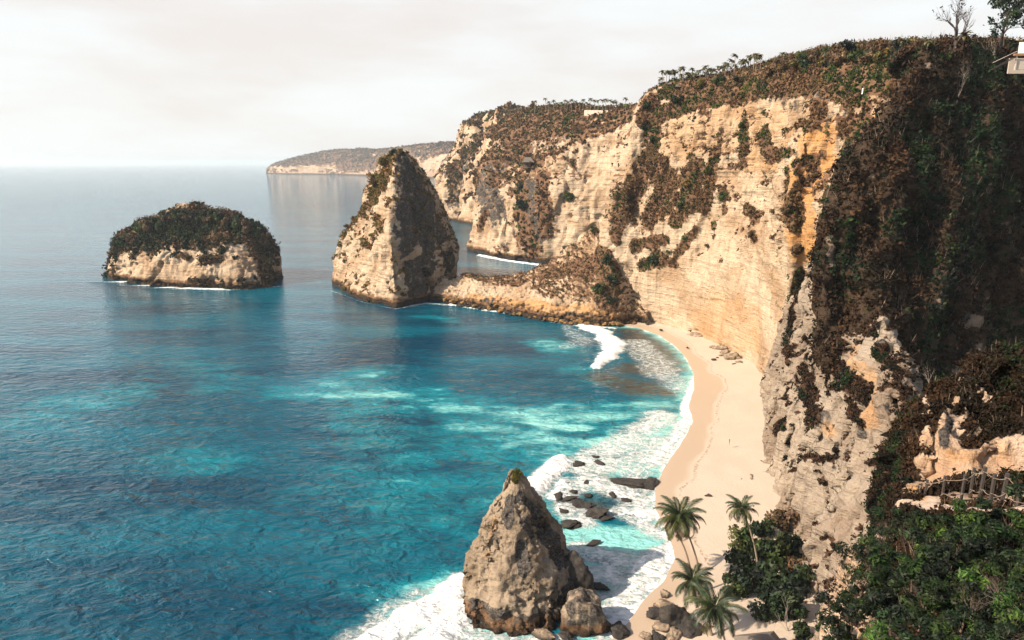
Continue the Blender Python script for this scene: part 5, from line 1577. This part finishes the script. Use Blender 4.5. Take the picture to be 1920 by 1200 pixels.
# ------------------------------------------------------------------ big palms above the beach
def frond_mesh(L, droop, seed, tint, npair=26, lw=.055, ll=.30, tat=0.0):
    rs = random.Random(seed)
    V, Q, T = [], [], []
    p, e = Vector((0, 0, 0)), 0.0
    n = npair
    pts, dirs = [], []
    for i in range(n + 1):
        pts.append(p.copy()); d = Vector((math.cos(e), 0, math.sin(e))); dirs.append(d)
        p = p + d * (L / n)
        e -= droop / n * (.5 + 1.1 * i / n)
    for i in range(n):                       # rachis
        w = .045 * (1 - i / n * .8); w2 = .045 * (1 - (i + 1) / n * .8)
        b = len(V)
        V += [pts[i] + Vector((0, -w, 0)), pts[i] + Vector((0, w, 0)), pts[i + 1] + Vector((0, w2, 0)), pts[i + 1] + Vector((0, -w2, 0))]
        Q.append((b, b + 1, b + 2, b + 3)); T += [(.16, .14, .05)] * 4
    for i in range(2, n + 1):
        f = i / n
        ln = L * ll * (math.sin(math.pi * (.12 + .83 * f)) ** .6) * (1.0 - .25 * f)
        for s in (-1, 1):
            if rs.random() < tat: continue
            back = .55 + .5 * f
            d = (dirs[i] * back + Vector((0, s, 0)) * 1.0 + Vector((0, 0, -.30 - .5 * rs.random()))).normalized()
            l2 = ln * rs.uniform(.8, 1.1)
            w = L * lw * .38
            q = pts[i]
            m = q + d * l2 * .5
            e2 = q + d * l2 + Vector((0, 0, -l2 * .28))
            u = dirs[i] * w
            b = len(V)
            V += [q - u * .6, q + u * .6, m + u, m - u]
            Q.append((b, b + 1, b + 2, b + 3))
            b = len(V)
            V += [m - u, m + u, e2 + u * .15, e2 - u * .15]
            Q.append((b, b + 1, b + 2, b + 3))
            c = [x * rs.uniform(.75, 1.25) for x in tint]
            T += [c] * 8
    return mesh_np('frond', np.array([tuple(v) for v in V]), np.array(Q), PALM_LEAF, False, {'tint': np.array(T)})

FR = {}
for k, (dr, tint) in enumerate([(1.3, (.024, .042, .012)), (1.8, (.040, .052, .013)), (2.3, (.06, .055, .015)), (1.6, (.013, .024, .009)), (2.7, (.10, .06, .026))]):
    FR[k] = frond_mesh(4.6, dr, k, tint, tat=.0 if k < 4 else .35)

def big_palm(base, crown, label, nf=24, L=1.0, dark=False, seed=0, group='coconut palms between the boulders and the thicket', lean=0.5, second=None, tilt=(0, 0)):
    rs = random.Random(seed)
    t = empty('beach_palm', base, label, 'palm tree', group)
    b, c = Vector((0, 0, -.5)), Vector(crown) - Vector(base)
    pts, rad = [], []
    for i in range(13):
        f = i / 12
        q = b.lerp(c, f)
        q += Vector((c.x, c.y, 0)) * (-.35 * lean * math.sin(math.pi * f))
        pts.append(q); rad.append((.20 - .08 * f + (.10 * (1 - f) ** 6)) * (1.04 if i % 2 else .97))
    MB().tube(pts, rad, 9).build('trunk', PALM_BARK, t, smooth=True)
    for k in range(nf):
        f = k / nf
        el = 1.30 - 1.85 * f ** .9 + rs.uniform(-.12, .12)
        az = k * 2.39996 + rs.uniform(-.2, .2)
        kind = 3 if (dark and rs.random() < .7) else (0 if f < .3 else 1 if f < .65 else 2)
        if f > .88 and rs.random() < .7: kind = 4
        o = link('frond', FR[kind], t)
        o.location = c + Vector((0, 0, -.15 * f))
        s = L * rs.uniform(.85, 1.08)
        o.scale = (s, s, s)
        o.rotation_euler = (Matrix.Rotation(tilt[0], 3, 'X') @ Matrix.Rotation(tilt[1], 3, 'Y') @ Matrix.Rotation(az, 3, 'Z') @ Matrix.Rotation(-el, 3, 'Y')).to_euler()
    mb = MB()
    for k in range(7):
        a = k * .9
        m = Vector((math.cos(a) * .28, math.sin(a) * .28, -.35 - .12 * (k % 3))) + c
        mb.tube([m + Vector((0, 0, .15)), m + Vector((0, 0, .05)), m - Vector((0, 0, .1)), m - Vector((0, 0, .17))], [.04, .14, .13, .04], 6)
    mb.build('coconuts', simple('coconut_husk', (.14, .12, .04), .6), t, smooth=True)
    return t

g = G(1316, 1105, 1.0)
big_palm((g[0], g[1], 0.8), A(1275, 968, g[1] + 1), 'largest palm with leaning trunk, its full crown against the sand and surf', 34, 1.12, seed=1)
g = G(1290, 1075, 1.0)
big_palm((g[0] + .6, g[1], 0.8), A(1262, 985, g[1] + 1.5), 'thinner palm trunk with a low crown tucked behind the largest palm', 10, .7, seed=8)
g = G(1424, 1085, 2.0)
big_palm((g[0], g[1], 1.5), A(1391, 952, g[1] + 1), 'slender palm standing over the dark green thicket near the cliff', 24, .76, seed=2)
g = G(1335, 1190, 1.0)
big_palm((g[0], g[1], 0.8), A(1298, 1088, g[1]), 'dark middle palm below the largest palm', 26, .92, True, seed=3)
g = G(1372, 1290, 1.0)
big_palm((g[0], g[1], 0.8), A(1340, 1140, g[1]), 'lowest palm with drooping dark fronds above the boulder pile', 28, 1.0, True, seed=4, tilt=(.1, 0))

# thicket at the foot of the spur
th = [(1395, 1010, 2.6, 'green', 'yellowish bush at the upper left of the thicket'), (1430, 985, 2.4, 'dark', 'dark bush at the top of the thicket under the slender palm'), (1462, 975, 2.6, 'brown', 'grey brown twiggy bush at the top of the thicket against the rock'),
      (1478, 1030, 3.2, 'dark', 'dark bush against the spur on the right of the thicket'), (1440, 1040, 2.8, 'green', 'green bush in the middle of the thicket'), (1388, 1050, 2.6, 'dark', 'dark bush at the left edge of the thicket on the sand'),
      (1415, 1085, 3.0, 'dark', 'dark bush in the centre of the thicket'), (1460, 1090, 3.2, 'dark', 'large dark bush below the middle of the thicket'), (1492, 1085, 2.8, 'dark', 'dark bush touching the vertical edge of the spur'),
      (1375, 1090, 2.0, 'green', 'small green bush at the lower left of the thicket'), (1440, 1130, 2.6, 'dark', 'dark bush low in the thicket above the thatched roof'), (1480, 1140, 2.8, 'dark', 'dark bush low in the thicket beside the dead branch'),
      (1502, 1180, 2.0, 'dark', 'lowest dark bush of the thicket'), (1500, 1060, 2.0, 'brown', 'brown bush between the spur and the thicket'), (1455, 1010, 2.0, 'olive', 'olive bush behind the middle of the thicket')]
for px, py, r, pal, lb in th:
    g = G(px, py + 22, 1.2)
    t = shrub((g[0], g[1], g[2] - .6), r * 1.15, pal, lb, 'bushes of the thicket at the foot of the spur', name='thicket_shrub', tall=1.15, lift=.8)
scr = []
g = G(1424, 1236, .8)
hut((g[0], g[1], 1.2), 6.2, 4.2, 2.3, 'grey thatched roof hut half hidden behind the lowest palm', name='beach_hut', rh=1.5, rz=.15)
for k, (px, py, h, s, lb) in enumerate(((1478, 1190, 7.5, 61, 'bleached leafless tree rising between the thicket and the foreground shrubs'), (1440, 1060, 6, 62, 'thin bare stems poking out of the thicket'))):
    g = G(px, py, 1.0)
    t = empty('dead_tree', g, lb, 'dead tree')
    link('branches', branch_mesh('branches', h, .12, 3, PALE_BARK, s, .5, 2, up=.35, start=.3, sides=5), t)

# ------------------------------------------------------------------ leafy shrubs in the foreground
FL = []
for s in range(4):
    rs = np.random.RandomState(s + 40)
    n = 3200
    lumps = 16
    lc = rs.normal(size=(lumps, 3)) * np.array((.55, .55, .42))
    lr = .16 + .2 * rs.rand(lumps)
    k = rs.randint(lumps, size=n)
    d = rs.normal(size=(n, 3)); d /= np.linalg.norm(d, axis=1, keepdims=True)
    p = lc[k] + d * (lr[k] * rs.rand(n) ** .35)[:, None]
    pal = PAL['fresh'] * (.18, .34, .58, .26)[s]
    T = pal[rs.randint(4, size=lumps)][k] * (.35 + 1.5 * rs.rand(n, 1) ** 1.8)
    V, Q, T = quads_mesh(p, d + (0, 0, .5) + rs.normal(size=d.shape) * .6, .050 * (.5 + .9 * rs.rand(n)), T, aspect=.62)
    FL.append(mesh_np('foliage', V, Q, LEAF, False, {'tint': T}))
FB = [branch_mesh('branches', 1.5, .035, 3, BARK, 70 + s, .85, 3, up=.2, start=.1, sides=4) for s in range(3)]
fg = [(1665, 994, 31, .95, 'leafy shrub beside the left end of the rope fence'), (1720, 994, 29, 1.0, 'leafy shrub under the first fence posts'), (1775, 994, 27, 1.0, 'leafy shrub under the middle fence posts'), (1835, 994, 26, .95, 'leafy shrub right below the tallest fence posts'),
      (1900, 965, 25, 1.1, 'dark shrub hiding the last fence post at the right edge'), (1640, 1060, 26, .9, 'open shrub with bare stems at the left side of the foreground'), (1700, 1050, 24, 1.1, 'shrub in the upper middle of the foreground thicket'), (1770, 1050, 22, 1.1, 'dense shrub in the centre of the foreground thicket'),
      (1850, 1050, 21, 1.0, 'dark shrub right of the centre of the foreground thicket'), (1600, 1140, 23, .9, 'leftmost low shrub of the foreground above the rock edge'), (1660, 1140, 20, .95, 'shrub with scattered leaves in the lower left of the foreground'), (1730, 1130, 18, 1.0, 'bright leaved shrub in the lower middle of the foreground'),
      (1810, 1130, 17, .85, 'shrub with dry grass around it in the lower right'), (1580, 1210, 20, .8, 'shrub at the very bottom left of the foreground'), (1680, 1200, 16, .8, 'bright shrub at the bottom edge of the foreground'), (1770, 1210, 14, .8, 'shrub at the bottom edge below the centre'),
      (1905, 1190, 12, .55, 'dry looking shrub in the bottom right corner'), (1930, 1080, 10, .32, 'bright fresh leafed shrub cut by the right edge'), (1860, 1215, 12, .6, 'low shrub at the bottom edge near the right corner'),
      (1905, 1040, 20, .9, 'dark shrub below the end of the fence near the right edge'), (1870, 1120, 17, .7, 'shrub between the dry patch and the right edge'), (1745, 1090, 22, .9, 'dark shrub just below the centre of the foreground thicket'), (1690, 1100, 23, .9, 'dark shrub left of the centre of the foreground thicket')]
for px, py, Y, r, lb in fg:
    t = empty('leafy_shrub', A(px, py, Y), lb, 'shrub', 'leafy shrubs in the foreground', rz=random.uniform(0, 6))
    f = link('foliage', FL[random.randrange(4)], t); f.scale = (r * 1.15, r * 1.15, r)
    b = link('branches', FB[random.randrange(3)], t); b.scale = (r * 1.3,) * 3; b.location = (0, 0, -r * .7)

for px, py, Y, h, s, lb in ((1655, 1010, 27, 2.6, 91, 'dark bare stems spreading left of the fence above the leaves'), (1610, 1090, 25, 2.4, 92, 'leafless branching stems in front of the pale spur'), (1565, 1190, 22, 2.0, 93, 'grey bare twigs at the bottom left of the foreground shrubs'),
                            (1700, 1010, 28, 2.2, 94, 'thin dark twigs rising beside the first fence posts'), (1830, 1140, 16, 1.3, 95, 'dry pale stems among the shrubs at the lower right'), (1900, 1110, 15, 1.2, 96, 'dry pale stems near the right edge of the foreground')):
    t = empty('bare_shrub', A(px, py + 25, Y), lb, 'bare shrub', None)
    link('branches', branch_mesh('branches', h, .035, 4, BARK_DARK if s < 95 else BARK, s, .6, 3, up=.3, start=.1, sides=4, lean=(-.3, 0), thin=.7), t)

# ------------------------------------------------------------------ people and belongings on the beach
def skin_person(name, loc, rz, h, pose, label, top, skin, hair):
    t = empty(name, loc, label, 'person', None, rz)
    # joints: x right, y forward (facing), z up, for height 1.0
    J = dict(pel=(0, 0, .53), sp=(0, .005, .66), ch=(0, 0, .78), nk=(0, .005, .86), hd=(0, .015, .93), ht=(0, .01, .985))
    for s, n_ in ((1, 'r'), (-1, 'l')):
        J['sh' + n_] = (s * .105, 0, .81); J['el' + n_] = (s * .135, pose[0] * s * .06, .655); J['wr' + n_] = (s * .145, pose[0] * s * .12 + .03, .52); J['ha' + n_] = (s * .145, pose[0] * s * .13 + .04, .47)
        J['hp' + n_] = (s * .05, 0, .51); J['kn' + n_] = (s * .055, s * pose[1] * .06 + .01, .28); J['an' + n_] = (s * .058, s * pose[1] * .11 - .02, .045); J['to' + n_] = (s * .065, s * pose[1] * .11 + .06, .015)
    ks = list(J)
    Ed = [('pel', 'sp'), ('sp', 'ch'), ('ch', 'nk'), ('nk', 'hd'), ('hd', 'ht')]
    for n_ in 'rl': Ed += [('ch', 'sh' + n_), ('sh' + n_, 'el' + n_), ('el' + n_, 'wr' + n_), ('wr' + n_, 'ha' + n_), ('pel', 'hp' + n_), ('hp' + n_, 'kn' + n_), ('kn' + n_, 'an' + n_), ('an' + n_, 'to' + n_)]
    Rd = dict(pel=.075, sp=.062, ch=.078, nk=.030, hd=.055, ht=.035)
    for n_ in 'rl': Rd.update({'sh' + n_: .034, 'el' + n_: .024, 'wr' + n_: .017, 'ha' + n_: .017, 'hp' + n_: .055, 'kn' + n_: .034, 'an' + n_: .022, 'to' + n_: .018})
    me = bpy.data.meshes.new('body')
    me.from_pydata([tuple(c * h for c in J[k]) for k in ks], [(ks.index(a), ks.index(b)) for a, b in Ed], [])
    o = link('body', me, t)
    md = o.modifiers.new('skin', 'SKIN')
    for k, sv in zip(ks, me.skin_vertices[0].data): sv.radius = (Rd[k] * h,) * 2
    me.skin_vertices[0].data[0].use_root = True
    o.modifiers.new('sub', 'SUBSURF').levels = 2
    o.modifiers['sub'].render_levels = 2
    me.materials.append(simple('skin', skin, .6, .08))
    # clothing and hair follow the body
    for nm, z0, z1, rr, mt in (('swimsuit', .49, .80, (.083, .075, .085), simple('red_fabric', top, .8, .1)), ('hair', .90, 1.0, (.055, .062, .045), simple('hair', hair, .7, .2))):
        mb = MB()
        pts = [(0, .004 - (.012 if nm == 'hair' else 0), (z0 + (z1 - z0) * f)) for f in (0, .3, .65, 1)]
        r0 = [rr[0], rr[1], rr[2], rr[2] * .75] if nm == 'swimsuit' else [.04, .062, .056, .02]
        mb.tube([tuple(c * h for c in q_) for q_ in pts], [x * h for x in r0], 12)
        mb.build(nm, mt, t, smooth=True)
    return t
g = G(1367, 838, 1.3)
skin_person('person', (g[0], g[1], 1.85), .6, 1.7, (1, 1), 'person in red walking alone on the open sand', (.75, .08, .05), (.35, .19, .12), (.03, .02, .015))
# umbrellas and loungers at the foot of the spur
def sunshade(px, py, r, lb):
    g = G(px, py, 1.5)
    t = empty('sunshade', (g[0], g[1], 2.0), lb, 'sunshade', 'sunshades by the cliff foot')
    mb = MB()
    for k in range(8):
        a, b = k * math.pi / 4, (k + 1) * math.pi / 4
        mb.poly([(0, 0, 2.5), (math.cos(a) * r, math.sin(a) * r, 1.95), (math.cos(b) * r, math.sin(b) * r, 1.95)])
    mb.build('canopy', THATCH, t)
    MB().tube([(0, 0, -.6), (0, 0, 2.45)], [.04, .04], 6).build('pole', DARKW, t)
sunshade(1432, 757, 1.5, 'farthest dark sunshade on the sand at the cliff foot')
sunshade(1441, 770, 1.4, 'middle dark sunshade on the sand at the cliff foot')
sunshade(1439, 785, 1.1, 'nearest dark sunshade on the sand at the cliff foot')
